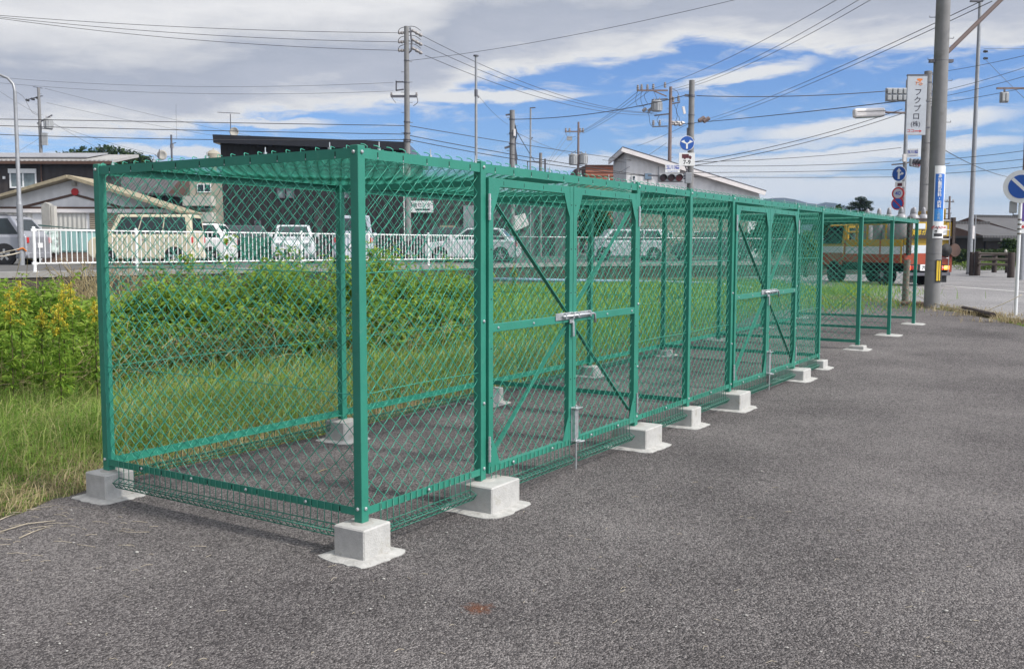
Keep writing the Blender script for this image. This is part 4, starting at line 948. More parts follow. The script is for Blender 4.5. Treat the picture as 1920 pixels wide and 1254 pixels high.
# utility pole far left with transformer
p = Pole('utility_pole', 'utility pole with grey transformer above the dark house', 'utility pole', 84, 85, group='utility poles')
p.shaft(165, .19, .12, 'pole', .9)
p.arm((48, 188), (80, 180)); p.arm((62, 163), (80, 166), .025)
for q in ((48, 187), (58, 185), (67, 183)): p.insul(*q, h=.35, r=.12, d=(.6, 0, -.2), m='cable')
p.trafo(92, 232, .36, .95); p.arm((70, 232), (98, 216), .05); p.arm((72, 240), (98, 243), .04); p.jumper([(48, 188), (60, 210), (74, 218)]); p.jumper([(30, 172), (42, 180), (46, 186)])
MB().box(*(p.p(85, 262)+Vector((-.2, -.25, -.5))), *(p.p(88, 252)+Vector((.1, -.05, .1)))).build('junction_box', 'trafo', p.t)
p = Pole('slim_pole', 'slim pole with antenna whip left of the black building', 'pole', 327, 92); p.shaft(253, .10, .09, 'steel_dark'); p.arm((331, 262), (330, 196), .012, nm='antenna_whip', sq=False); p.arm((321, 270), (330, 268), .03); MB().box(*(p.p(319, 278)), *(p.p(324, 270)+Vector((0, .3, 0)))).build('meter_box', 'trafo', p.t)
p = Pole('satellite_dish', 'satellite dish on a leaning mast beyond the cage roof, by the slim pole', 'satellite dish', 295, 80)
p.arm((296, 330), (299, 280), .04, nm='mast', sq=False); c = p.p(304, 291); MB().lathe(c, [(.02, .12), (.25, .08), (.42, .0), (.42, -.02), (.25, .05), (.02, .09)], 18, axis='y').build('dish', 'cream_wall', p.t, smooth=True); p.arm((290, 290), (298, 296), .02)
# tv antenna on the black building
p = Pole('tv_antenna', 'television antenna with small dish on the black building roof', 'antenna', 433, 52, base=Zp(433, 258, 50.5)-.1)
p.arm((433, 262), (432, 214), .025, nm='mast', sq=False); p.arm((408, 211), (450, 213), .012, nm='boom'); 
for k in range(9): c = p.p(410+k*4.6, 211.3+k*.2); MB().tube([c+Vector((0, -.18, 0)), c+Vector((0, .18, 0))], .007, 4).build('element', 'steel_dark', p.t)
MB().lathe(p.p(440, 248, -.1), [(.02, .1), (.2, .05), (.25, .0), (.2, .03), (.02, .07)], 14, axis='y').build('dish', 'cream_wall', p.t, smooth=True)
# the tall pole over the cage
E_ = Pole('utility_pole', 'tall concrete utility pole with three stacked line brackets behind the near cage roof', 'utility pole', 765, 44, group='utility poles')
p = E_; p.shaft(50, .165, .105, 'pole', .45)
for y in (62, 79, 95):
    p.arm((748, y), (768, y-2), .03); p.insul(746, y, .36, .08, d=(1, 0, 0)); p.jumper([(746, y), (752, y-9), (775, y-12), (789, y-4)])
    p.insul(792, y+6, .55, .09, d=(-1, 0, .55)); p.arm((777, y-3), (786, y+2), .02); p.arm((770, y-2), (777, y-3), .025)
MB().tube([p.p(769, 52), p.p(772, 80), p.p(771, 95), p.p(759, 107)], .04, 8).build('bracket', 'steel_dark', p.t)
p.arm((743, 152), (743, 171), .03); p.arm((743, 154), (757, 154), .03); p.arm((743, 170), (757, 168), .03); p.arm((733, 181), (782, 181), .05)
for q in (734, 781): p.insul(q, 182, .2, .06)
p.jumper([(782, 183), (783, 192), (775, 199)]); p.jumper([(735, 183), (738, 188), (742, 193)], .01)
for y, r in ((114, .12), (155, .125), (229, .145), (250, .15), (262, .17), (265, .17)): p.band(y, r)
p.arm((757, 290), (760, 490), .02, 'white', nm='cable_guard', dy=-.2, sq=False)
# flag pole mast, sign mast, lamps
p = Pole('slender_mast', 'slender steel mast with cap rising behind the first gate post', 'mast', 893, 43); p.shaft(106, .075, .055, 'steel'); MB().lathe(p.up(106), [(.12, 0), (.12, .05), (.05, .06)], 10).build('cap', 'steel_dark', p.t); p.band(175, .07, .3); MB().tube([p.up(178)+Vector((.05, 0, 0)), p.up(184)+Vector((.12, 0, 0))], .03, 5).build('cleat', 'steel_dark', p.t)
p = Pole('utility_pole', 'short stout concrete pole with cable boxes, between the mast and the slim lamp', 'utility pole', 960, 48, group='utility poles'); p.shaft(207, .15, .13, 'pole', .4)
p.arm((948, 216), (965, 214), .04); p.band(224, .15); p.arm((963, 236), (968, 310), .05, 'steel_dark', 'riser'); MB().box(*(p.p(963, 256)+Vector((0, -.2, 0))), *(p.p(967, 243))).build('junction_box', 'white', p.t); p.arm((946, 278), (962, 273), .05); p.jumper([(964, 230), (969, 250), (966, 270), (970, 300)], .03); p.band(250, .15); p.band(270, .16)
p = Pole('slim_lamp', 'slim street lamp with small flat head behind the cage roof', 'street lamp', 994, 56); p.shaft(204, .06, .05, 'steel'); MB().beam(p.up(203, -.05), p.up(202, .28), .1, .05).build('lamp_head', 'steel_dark', p.t); p.arm((994, 262), (999, 258), .03)
p = Pole('stub_pole', 'short pole with wide bracket just right of the slim lamp', 'pole', 1013, 62); p.shaft(287, .11, .1, 'pole'); p.arm((988, 303), (1024, 304), .03); p.arm((1022, 298), (1022, 330), .06); p.arm((989, 302), (990, 325), .03)
p = Pole('utility_pole', 'brown utility pole carrying two hanging transformers left of the rust building', 'utility pole', 1083, 95, group='utility poles'); p.shaft(229, .17, .1, 'pole_brown')
p.arm((1060, 247), (1094, 247), .06, 'pole_brown'); p.arm((1066, 291), (1101, 290), .05); p.arm((1068, 309), (1101, 308), .04)
for q in (1061, 1068, 1088, 1093): p.insul(q, 249, .45, .13)
p.trafo(1075, 299, .40, 1.1); p.trafo(1094, 298, .40, 1.1); MB().box(*(p.p(1063, 263)), *(p.p(1073, 256)+Vector((0, .4, 0)))).build('switch_box', 'trafo', p.t); p.jumper([(1061, 250), (1066, 258), (1080, 256)]); p.arm((1080, 283), (1068, 291), .03); p.arm((1082, 283), (1099, 290), .03)
K_ = Pole('utility_pole', 'brown utility pole with a long left arm, loops of wire and a transformer', 'utility pole', 1253, 70, group='utility poles'); p = K_; p.shaft(163, .17, .11, 'pole_brown', .7)
p.arm((1194, 170), (1252, 170), .055, 'pole_brown'); p.arm((1226, 171), (1250, 181), .04, 'pole_brown'); p.arm((1222, 188), (1252, 186), .05); p.trafo(1231, 199, .38, .8); p.arm((1255, 196), (1275, 192), .05); p.arm((1227, 217), (1254, 214), .05); p.arm((1223, 238), (1252, 237), .04); p.arm((1255, 231), (1284, 231), .05)
for q in ((1196, 170), (1203, 169), (1214, 169), (1225, 168), (1247, 165), (1262, 192), (1272, 190), (1225, 236), (1237, 236)): p.insul(*q, h=.4, r=.11)
for q in ([(1196, 170), (1192, 188), (1198, 200), (1222, 194)], [(1203, 170), (1202, 190), (1212, 208), (1222, 214)], [(1214, 170), (1208, 180), (1216, 196), (1224, 192)], [(1225, 170), (1231, 184), (1228, 190)], [(1207, 209), (1216, 214), (1219, 232), (1225, 238)], [(1215, 212), (1230, 205), (1240, 198)], [(1272, 193), (1268, 210), (1274, 222), (1272, 231)], [(1263, 193), (1270, 214), (1266, 230)], [(1256, 166), (1270, 172), (1275, 190)], [(1237, 216), (1232, 226), (1238, 236)]): p.jumper(q)
for q in (1205, 1215): p.insul(q, 209, .35, .14, d=(.6, 0, .5))
p.insul(1284, 231, 1.0, .14, d=(-1, 0, .06)); p.insul(1280, 234, 1.0, .14, d=(-1, 0, .06))

# ------------------------------------------------------------------ sign helpers
def disc(mb, c, r, th, mi=0, n=28): mb.lathe(c, [(r, -th/2), (r, th/2)], n, axis='y', mi=mi); return mb
def flat(mb, c, pts, th, mi=0):
    c = Vector(c); mb.prism([c+Vector((x, 0, z)) for x, z in pts], (0, -th, 0), mi); return mb
L_ = Pole('signal_pole', 'thick grey pole carrying the round blue arrow sign and the traffic signal', 'pole', 1292, 44); p = L_; p.shaft(151, .165, .125, 'pole')
for y, r in ((179, .14), (181, .14), (216, .14), (232, .145), (262, .15)): p.band(y, r)
p.arm((1281, 200), (1284, 214), .05, 'white', 'antenna_cover'); p.arm((1289, 240), (1289, 256), .03); p.arm((1292, 340), (1280, 300), .03, nm='conduit', sq=False, dy=-.2); p.arm((1294, 180), (1284, 179), .05)
MB().box(*(p.p(1282, 345)+Vector((0, -.4, 0))), *(p.p(1294, 325)+Vector((0, -.15, 0)))).build('control_box', 'steel', p.t, bevel=.02)
sg = thing('direction_sign', 'round blue sign with white left and right arrows', 'road sign', at(1288, 269, 43.7))
disc(MB(), (0, 0, 0), .335, .03).build('rim', 'sign_white', sg); disc(MB(), (0, -.018, 0), .315, .012).build('face', 'sign_blue', sg)
ar = MB(); y = -.026
flat(ar, (0, y, 0), [(-.04, -.25), (.04, -.25), (.04, -.04), (-.04, -.04)], .004)
for s in (-1, 1):
    flat(ar, (0, y, 0), [(0, -.045), (s*.04, -.041), (s*.145, .045), (s*.11, .085), (0, .0)], .004)
    flat(ar, (0, y, 0), [(s*.28, .075), (s*.12, .15), (s*.10, -.01)], .0045)
ar.build('arrow_symbol', 'sign_white', sg)
sp = thing('time_plate', 'white plate with dark lorry symbol and 7-9 below the blue arrow sign', 'road sign', at(1288, 299, 43.7))
MB().box(-.36, -.012, -.29, .36, .012, .29).build('plate', 'sign_white', sp, bevel=.006)
M['maroon'] = mat('maroon_ink', (.10, .02, .03), .6)
tk = MB(); flat(tk, (0, -.0135, 0), [(-.23, .05), (.08, .05), (.08, .23), (-.23, .23)], .003); flat(tk, (0, -.0135, 0), [(.085, .05), (.19, .05), (.22, .10), (.15, .165), (.085, .165)], .003)
for x in (-.10, .15): disc(tk, (x, -.0155, .045), .045, .004, n=14)
tk.build('lorry_symbol', 'maroon', sp); text('hours_text', '7-9', .26, (0, -.0135, -.14), (1, 0, 0), (0, 0, 1), 'ink', sp, .002, bold=.006)
np_ = thing('name_plate', 'white crossing name plate with blue lettering above the dark traffic signal', 'sign', at(1261, 316, 43.6))
MB().box(-.33, -.012, -.19, .33, .012, .19).build('plate', 'sign_white', np_, bevel=.006)
text('name_text', '玉川橋', .21, (0, -.0135, .04), (1, 0, 0), (0, 0, 1), 'ink_blue', np_, .002, bold=.004); text('small_text', 'Tamagawabashi', .075, (0, -.0135, -.125), (1, 0, 0), (0, 0, 1), 'ink_blue', np_, .002)
def signal(label, loc, rz, lit=False):
    t = thing('traffic_signal', label, 'traffic signal', loc, rz, 'traffic signals'); hw, hh = .56, .19
    MB().box(-hw, -.05, -hh, hw, .1, hh).build('housing', 'steel', t, bevel=.06, seg=3)
    for x, m in ((-.36, 'sig_g'), (0, 'sig_y'), (.36, 'sig_r')):
        disc(MB(), (x, -.06, 0), .15, .03).build('lens', m, t)
        v = MB(); n = 12; vs = []
        for k in range(n+1):
            a = math.pi*(-.08+1.16*k/n); vs += [(x+.165*math.cos(a), -.05, .165*math.sin(a)), (x+.165*math.cos(a), -.27+.08*(1-math.sin(a)), .165*math.sin(a))]
        v.add(vs, [(2*k, 2*k+2, 2*k+3, 2*k+1) for k in range(n)]); q = v.build('visor', 'steel_dark', t, smooth=True); q.modifiers.new('solid', 'SOLIDIFY').thickness = .008
    return t
M['sig_r'] = mat('red_lens', (.16, .02, .02), .3, var=.2); M['sig_y'] = mat('amber_lens', (.07, .02, .02), .3, var=.2); M['sig_g'] = mat('green_lens', (.06, .02, .022), .3, var=.2)
signal('horizontal traffic signal facing the camera under the crossing name plate', at(1258, 334, 43.5), 0)
p.arm((1213, 330), (1240, 331), .035, 'steel_dark', 'signal_arm', dy=-.3); p.arm((1276, 331), (1294, 331), .04, 'steel_dark', 'signal_arm', dy=-.3); p.arm((1276, 336), (1294, 336), .03, 'steel_dark', 'signal_arm', dy=-.3)
t = thing('signal_box', 'grey signal box seen from behind, left of the traffic signal', 'signal box', at(1215, 331, 45)); MB().box(-.17, -.06, -.15, .17, .06, .15).build('case', 'steel', t, bevel=.02); MB().box(-.15, -.07, -.13, .15, -.061, .13).build('cover', 'pipe', t); MB().box(-.02, 0, -.9, .02, .04, -.15).build('hanger', 'steel_dark', t)

# ------------------------------------------------------------------ right-hand group
Mx = Pole('sign_pole', 'slim grey pole stacked with round signs left of the thick poles', 'pole', 1691, 46, base=.3); p = Mx; p.shaft(150, .105, .085, 'steel')
p.arm((1672, 309), (1700, 307), .03, 'pole_brown', 'signal_arm'); p.arm((1700, 306), (1712, 302), .03, 'pole_brown', 'signal_arm')
MB().box(*(p.p(1690, 304)+Vector((0, -.25, 0))), *(p.p(1696, 290)+Vector((0, -.1, 0)))).build('junction_box', 'white', p.t)
for y in (300, 345, 362, 383): p.arm((1687, y), (1697, y), .015, 'steel', 'clamp')
p.arm((1658, 211), (1697, 212), .05, 'pole_brown', 'lamp_arm', sq=False)
hd = MB(); c = p.p(1629, 212); hd.obox(c, (.74, 0, .03), (0, .18, 0), (-.01, 0, .21)); o = hd.build('lamp_head', 'white', p.t, bevel=.1, seg=3)
MB().obox(c+Vector((-.02, 0, -.2)), (.6, 0, .03), (0, .13, 0), (0, 0, .03)).build('lamp_glass', 'curtain', o, bevel=.02); MB().beam(c+Vector((-.6, -.17, .03)), c+Vector((.75, -.17, .07)), .02, .03).build('seam', 'steel_dark', o)
M['sign_dull'] = mat('weathered_sign_white', (.55, .56, .6), .5, var=.08)
def facing(t, d):   # turn a sign built to face -y towards direction d
    t.rotation_euler = (0, 0, math.atan2(d[0], -d[1]))
t = thing('turn_sign', 'blue arrow sign turned edgewise, topmost on the slim sign pole', 'road sign', at(1686, 326, 45.8)); facing(t, (-.80, -.60))
disc(MB(), (0, 0, 0), .36, .03).build('rim', 'sign_white', t); disc(MB(), (0, -.018, 0), .34, .012).build('face', 'sign_blue', t)
a_ = MB(); flat(a_, (0, -.026, 0), [(-.05, -.25), (.05, -.25), (.05, .1), (.13, .1), (0, .27), (-.13, .1), (-.05, .1)], .004); flat(a_, (0, -.026, 0), [(.05, -.1), (.14, -.02), (.14, -.08), (.26, .0), (.14, .08), (.14, .04), (.05, -.02)], .0045); a_.build('arrow_symbol', 'sign_white', t)
t = thing('small_plate', 'small white plate under the edgewise blue arrow sign', 'road sign', at(1687, 346, 45.8)); facing(t, (-.70, -.71)); MB().box(-.22, -.012, -.13, .22, .012, .13).build('plate', 'sign_white', t); MB().box(-.1, -.016, -.08, .12, -.0125, .06).build('symbol', 'maroon', t)
t = thing('speed_sign', 'round white 40 sign with red ring on the slim sign pole', 'road sign', at(1684, 363, 45.8)); facing(t, (-.70, -.71)); disc(MB(), (0, 0, 0), .30, .03).build('rim', 'sign_red', t); disc(MB(), (0, -.018, 0), .225, .012).build('face', M['sign_dull'], t); text('speed_text', '40', .27, (0, -.026, 0), (1, 0, 0), (0, 0, 1), 'ink_blue', t, .002, bold=.006)
t = thing('stopping_sign', 'round blue sign with red ring, lowest on the slim sign pole', 'road sign', at(1683, 382, 45.8)); facing(t, (-.70, -.71)); disc(MB(), (0, 0, 0), .30, .03).build('rim', 'sign_red', t); disc(MB(), (0, -.018, 0), .24, .012).build('face', 'sign_blue', t); s_ = MB(); s_.obox((0, -.026, 0), (.17, 0, -.17), (0, .002, 0), (.022, 0, .022)); s_.build('slash', 'sign_red', t)
t = thing('name_plate', 'white crossing name plate on the slim sign pole', 'sign', at(1711, 287, 45.5)); facing(t, (-.35, -.93)); MB().box(-.25, -.012, -.19, .25, .012, .19).build('plate', 'sign_white', t); text('name_text', '玉川橋', .16, (0, -.0135, .04), (1, 0, 0), (0, 0, 1), 'ink_blue', t, .002, bold=.004); text('small_text', 'Tamagawabashi', .055, (0, -.0135, -.12), (1, 0, 0), (0, 0, 1), 'ink_blue', t, .002)
signal('traffic signal turned away to the right beside the slim sign pole', at(1716, 306, 45.6), R(48))
t = thing('traffic_signal', 'traffic signal seen from behind, above the street lamp head', 'traffic signal', at(1681, 178, 45.5)); MB().box(-.5, -.05, -.31, .5, .1, .31).build('backplate', 'steel', t, bevel=.02)
for k in range(4):
    for z in (-.15, .15): MB().box(-.47+k*.25, -.13, z-.12, -.27+k*.25, -.051, z+.12).build('lens_housing', 'trafo', t, bevel=.03)
N_ = Pole('utility_pole', 'thick grey pole behind the hanging white sign panel', 'utility pole', 1728, 40, base=.3, group='utility poles'); p = N_; p.shaft(134, .185, .15, 'pole')
p.arm((1747, 135), (1741, 380), .035, 'steel_dark', 'conduit', sq=False)
for y in (140, 158, 172, 186, 192, 212, 250, 302): p.arm((1736, y), (1749, y), .025, 'steel_dark', 'clamp')
MB().box(*(p.p(1741, 200)+Vector((0, -.1, 0))), *(p.p(1748, 182)+Vector((0, .1, 0)))).build('junction_box', 'trafo', p.t); p.jumper([(1748, 195), (1750, 203), (1745, 208), (1742, 215)], .02)
# hanging white company sign
sl = at(1718, 197.5, 39.4); t = thing('company_sign', 'tall white sign panel with vertical dark katakana and red arrow', 'sign', sl, R(-3))
w, h = .39, 1.2; MB().box(-w, -.05, -h, w, .05, h).build('panel', mat('shaded_sign_panel', (.50, .53, .58), .5, var=.06), t, bevel=.01); MB().box(-w-.012, -.06, h-.04, w+.012, .06, h+.02).build('top_trim', 'steel_dark', t)  # white panel greyed and blued, its shade put into the base colour
M['sign_dk'] = mat('sign_lettering', (.04, .04, .06), .6)
zz = lambda py: (197.5-py)/1793*39.4
def tx(s, size, px, py, m='sign_dk', b=.008): text('lettering', s, size, ((px-1718)/1793*39.4, -.0515, zz(py)), (1, 0, 0), (0, 0, 1), m, t, .003, bold=b)
for s, px, py in (('フ', 1720, 175), ('ク', 1719.3, 190), ('プ', 1719, 204.7), ('ロ', 1717.8, 218.8)): tx(s, .31, px, py, b=.003)
tx('(株)', .24, 1717, 232.5, b=.002); tx('ココ', .15, 1708.5, 244.8, 'sign_red', .002)
a_ = MB(); flat(a_, ((1722-1718)/1793*39.4, -.0515, zz(245)), [(-.14, -.018), (.06, -.018), (.06, -.06), (.15, 0), (.06, .06), (.06, .018), (-.14, .018)], .003); a_.build('arrow_symbol', 'sign_red', t)
lg = MB(); cx_, cz_ = (1722-1718)/1793*39.4, zz(152); flat(lg, (cx_, -.0515, cz_), [(.11*math.cos(a)+.02*math.sin(2*a), .055*math.sin(a)) for a in [2*math.pi*k/16 for k in range(16)]], .003)
for q in ([(-.16, -.08), (-.05, -.10), (.05, -.07)], [(-.11, -.08), (-.14, -.20)], [(-.04, -.18), (.06, -.12), (.12, -.17), (.05, -.21), (-.02, -.17)]): lg.tube([(cx_+a, -.053, cz_+c) for a, c in q], .012, 5)
lg.build('emblem', 'orange', t)
for z in (-.9, .9): MB().box(w, -.02, z-.03, w+.18, .02, z+.03).build('bracket', 'steel_dark', t)
# the big pole at the edge of the lot
ob = gp(1751, 577); O_ = Pole('utility_pole', 'thick concrete utility pole with blue advert strip at the edge of the lot', 'utility pole', 1751, ob.y, base=ob.z, group='utility poles'); p = O_; OR = .155
MB().tube([(0, 0, -.3), (0, 0, 6), (0, 0, 11.5)], [.162, .142, .112], 24).build('shaft', 'pole', p.t, auto=40)
for k, z in enumerate([2.6+.43*i for i in range(20)]):
    a = 0.2 if k % 2 else 2.9; r = .155-.004*z
    MB().tube([(r*.9*math.cos(a), r*.9*math.sin(a), z), ((r+.13)*math.cos(a), (r+.13)*math.sin(a)-.02, z), ((r+.13)*math.cos(a), (r+.13)*math.sin(a)-.02, z+.03)], .008, 5).build('step_bolt', 'steel_dark', p.t)
zc = p.up(115).z; cl = MB().lathe((0, 0, zc), [(.142, -.03), (.146, 0), (.142, .03)], 20)
for s in (-1, 1): cl.box(s*.19-.05, -.05, zc-.03, s*.19+.05, .05, zc+.03)
cl.build('clamp', 'steel_dark', p.t)
for y in (475, 488, 507): p.band(y, .152, .012, 'steel_dark')
MB().tube([(.13, 0, p.up(98).z), tuple(p.p(1877, 0)), tuple(p.p(1990, -108))], .045, 10).build('stay_pole', 'pole_brown', p.t, auto=40)
def curved(a0, a1, z0, z1, r, th=.003, n=10):
    mb = MB(); vs = []
    for k in range(n+1):
        a = R(-90+a0+(a1-a0)*k/n)
        for rr, z in ((r, z0), (r+th, z0), (r+th, z1), (r, z1)): vs.append((rr*math.cos(a), rr*math.sin(a), z))
    fs = []
    for k in range(n):
        b = 4*k; fs += [(b+i, b+4+i, b+4+(i+1) % 4, b+(i+1) % 4) for i in range(4)]
    fs += [(3, 2, 1, 0), (4*n, 4*n+1, 4*n+2, 4*n+3)]; mb.add(vs, fs); return mb
azc = math.degrees(math.atan2(p.o.x, p.o.y)); c0 = -azc     # towards the camera
zt, zb2 = p.up(312).z, p.up(447).z; av = thing('pole_advert', 'narrow white and blue advert strip wrapped on the thick concrete pole', 'advert', p.o)
curved(c0-14, c0+88, zb2, zt, .163).build('sheet', 'sign_white', av)
M['ad_blue'] = mat('advert_blue', (.03, .16, .55), .45); M['ad_sky'] = mat('advert_light_blue', (.04, .26, .68), .45)
zq = p.up(393).z; curved(c0-7, c0+64, zq, p.up(327).z, .1665).build('blue_field', 'ad_blue', av); curved(c0-7, c0+64, p.up(415).z, zq-.001, .1665).build('light_field', 'ad_sky', av)
def onpole(s, size, ang, py, m, r=.171, b=.002):
    a = R(-90+ang); text('lettering', s, size, (r*math.cos(a), r*math.sin(a), p.up(py).z), (-math.sin(a), math.cos(a), 0), (0, 0, 1), m, av, .001, bold=b)
for k, s in enumerate('あい整形外科・内科'): onpole(s, .085, c0+24, 331.5+k*7.0, 'sign_white')
for k, s in enumerate('この先'): onpole(s, .075, c0+24, 397+k*6.6, 'pipe')
onpole('←', .13, c0-2, 427, 'sign_red', .168, .004); onpole('Y', .09, c0+18, 428, 'ink'); onpole('入口', .06, c0+42, 427, 'sign_red', .168); onpole('☎', .05, c0+10, 434.5, 'ink', .168)
curved(c0-4, c0+60, p.up(446).z+.03, p.up(438).z, .1665).build('dark_field', 'ink', av)
gd = thing('pole_guard', 'yellow and black striped guard strapped to the foot of the thick pole', 'guard', p.o)
curved(c0+16, c0+78, p.up(528).z, p.up(487).z, .163, .012).build('backing', 'black', gd)
for a0, a1 in ((22, 36), (42, 52)): curved(c0+a0, c0+a1, p.up(526).z, p.up(489).z, .1755, .002, 4).build('yellow_stripe', 'yellow', gd)
# tall lamp post, red-brown pole and no-parking sign
p = Pole('tall_lamp', 'very tall slim lamp post with small head turned left', 'street lamp', 1817, 45, pyb=512); p.shaft(4, .125, .075, 'steel'); MB().beam(p.up(3, .1), p.up(2.5, -.45), .16, .07).build('lamp_head', 'steel_dark', p.t); p.band(513, .13, .1)
for y in (97, 110): p.insul(1844, y, .2, .07, d=(1, 0, 0), m='cable')
MB().box(.02, -.13, 1.6, .13, -.11, 2.2).build('notice_plate', 'white', p.t); 
p = Pole('signal_mast', 'red-brown signal mast at the right edge behind the no-parking sign', 'pole', 1916, 37, base=.3); MB().tube([(0, 0, 0), (0, 0, 2.9)], .14, 12).build('base_sleeve', 'steel', p.t, auto=40); MB().tube([(0, 0, 2.9), (0, 0, p.up(150).z)], [.11, .09], 12).build('shaft', 'pole_brown', p.t, auto=40); p.arm((1869, 166), (1925, 166), .035, 'pole_brown', 'signal_arm')
t = thing('traffic_signal', 'small signal box seen from behind hanging from the red-brown mast arm', 'traffic signal', at(1883, 183, 36.9)); MB().box(-.15, -.06, -.2, .15, .08, .2).build('case', 'steel', t, bevel=.02)
for k in range(2): MB().box(-.13+k*.14, -.12, -.16, -.01+k*.14, -.061, .16).build('lens_housing', 'trafo', t, bevel=.02)
MB().box(-.03, -.02, .2, .03, .02, .33).build('hanger', 'steel_dark', t)
nb = gp(1904, 592); t = thing('no_parking_sign', 'round blue no-parking sign with white slash on a white post', 'road sign', nb, math.atan2(-nb.x, nb.y)*1.0)
hz = at(1902, 350, nb.y).z-nb.z
MB().tube([(0, .05, -.2), (0, .05, hz+.3)], .032, 12).build('post', 'white_metal', t, auto=40); disc(MB(), (0, 0, hz), .315, .02).build('rim', 'sign_white', t); disc(MB(), (0, -.012, hz), .225, .01).build('face', 'sign_blue', t)
MB().obox((0, -.019, hz), (.155, 0, -.155), (0, .002, 0), (.021, 0, .021)).build('slash', 'sign_white', t)
for z in (-.6, -.69, -.78, -.87): MB().lathe((0, .05, hz+z-.03), [(.035, -.016), (.036, 0), (.035, .016)], 12).build('reflector_band', 'greywood', t)
MB().box(-.19, .03, hz-.50, -.055, .12, hz-.27).build('meter_box', 'trafo', t, bevel=.015); MB().tube([(-.12, .07, hz-.5), (-.12, .07, hz-.54), (-.03, .05, hz-.545)], .012, 6).build('conduit', 'steel_dark', t)
M['purple'] = mat('purple_plate', (.10, .06, .25), .5)
pb = thing('notice_board', 'purple and white notice board cut off at the right edge', 'sign', at(1921, 400, 30), R(-8)); MB().box(-.12, -.02, -.62, .5, .02, .6).build('panel', 'sign_white', pb); MB().box(-.10, -.025, -.25, .48, -.0205, .58).build('purple_field', 'purple', pb)
a_ = MB(); flat(a_, (-.02, -.026, -.42), [(-.08, 0), (0, .07), (0, .025), (.2, .025), (.2, -.025), (0, -.025), (0, -.07)], .003); a_.build('arrow_symbol', 'sign_red', pb); MB().box(.2, .021, -2.0, .26, .07, -.3).build('post', 'steel', pb)
p = Pole('utility_pole', 'distant utility pole with crossarms right of the thick concrete pole', 'utility pole', 1777, 120, base=.3, group='utility poles'); p.shaft(368, .16, .12, 'pole_brown'); p.arm((1770, 378), (1789, 379), .06); p.arm((1769, 392), (1783, 391), .05); p.arm((1771, 401), (1784, 400), .05)
for q in (1771, 1776, 1787): p.insul(q, 379, .3, .1)
p = Pole('thin_rod', 'thin grey rod standing beside the tall lamp post', 'pole', 1827, 47, base=.3); p.shaft(403, .035, .03, 'steel')

# ------------------------------------------------------------------ overhead lines
def wire(label, a, b, sag, r=.011, group=None, m='cable', name='overhead_line'):
    A, B = at(*a), at(*b); n = 28; pts = []
    s = sag/FPX*((A.y+B.y)/2)
    for k in range(n+1):
        t = k/n; q = A.lerp(B, t); q.z -= 4*s*t*(1-t); pts.append(q)
    return tag(MB().tube(pts, r, 5).build(name, m, smooth=True), label, 'cable', group)
G = 'overhead lines'
for w_, y, dy in (('highest', 62, -.5), ('middle', 79, 0), ('lowest', 95, .5)): wire(f'{w_} of the three lines leaving the tall pole top towards the left', (-90, 22, 44+dy), (745, y, 44), {62: 8, 79: 11, 95: 13}[y], .012, G)
for w_, y0, y1 in (('upper', 143, 155), ('lower', 153, 171)): wire(f'{w_} of two thin lines meeting the small side bracket of the tall pole', (-30, y0, 52), (738, y1, 44), 13, .008, G, 'cable_thin')
for w_, y0, y1, sg in (('upper', 223, 236, 0), ('middle', 235, 252, 1), ('lower', 251, 262, 5)): wire(f'{w_} thick cable running left from the tall pole above the dark house', (-40, y0, 44), (762, y1, 44), sg, .017, G)
for w_, y0, y1, sg, xe in (('upper', 236, 309, 3, 1250), ('middle', 254, 330, 3, 1215), ('lower', 262, 331, 6, 1215)): wire(f'{w_} thick cable sloping right from the tall pole over the cage roof', (766, y0, 44), (xe, y1, 45 if xe < 1230 else 69), sg, .017, G)
for w_, x0, y0, x1, y1 in (('top', 793, 68, 1225, 212), ('second', 795, 85, 1232, 213), ('third', 797, 104, 1240, 216)): wire(f'{w_} of three lines sloping from the tall pole to the brown looped pole', (x0, y0, 44), (x1, y1, 69.5), 24, .013, G)
wire('single line rising from the tall pole across the clouds to the upper right', (759, 115, 44), (1480, -25, 30), 12, .009, G)
for w_, x0, y0, x1, y1 in (('left', 1093, 245, 1197, 171), ('middle', 1093, 247, 1205, 172), ('right', 1094, 250, 1216, 172)): wire(f'{w_} of three lines rising to the brown looped pole from the twin transformer pole', (x0, y0, 94.5), (x1, y1, 69.8), 4, .015, G)
for k, (x0, x1, y1) in enumerate(((1062, 1025, 308), (1070, 1030, 306), (1090, 1038, 304))): wire(('first', 'second', 'third')[k]+' thin line falling left from the twin transformer pole', (x0, 250, 94.5), (x1, y1, 62), -1, .012, G, 'cable_thin')
wire('bundled cable between the short stout pole and the thick signal pole', (965, 224, 48), (1290, 178, 44), 10, .018, G)
for w_, x0, y0, x1, y1, sg in (('upper', 1219, 168, 1600, -18, 12), ('middle', 1258, 168, 1640, -18, 16), ('lower', 1260, 172, 1660, -16, 16)): wire(f'{w_} of three lines climbing from the brown looped pole to the top edge', (x0, y0, 70), (x1, y1, 34), sg, .012, G)
wire('bundled cable from the thick signal pole right to the signal seen from behind', (1306, 180, 44), (1664, 171, 45.4), 5, .02, G)
wire('pair of cables from the brown looped pole to the thick grey pole', (1284, 232, 70), (1730, 185, 40.2), 2, .022, G)
for w_, x0, y0, x1, y1 in (('upper', 1325, 224, 1850, -2, ), ('lower', 1330, 228, 1860, 3)):
    wire(f'{w_} of two spliced lines climbing from the dark splice boxes to the top right', (x0, y0, 60), (x1, y1, 19.5), 9, .009, G)
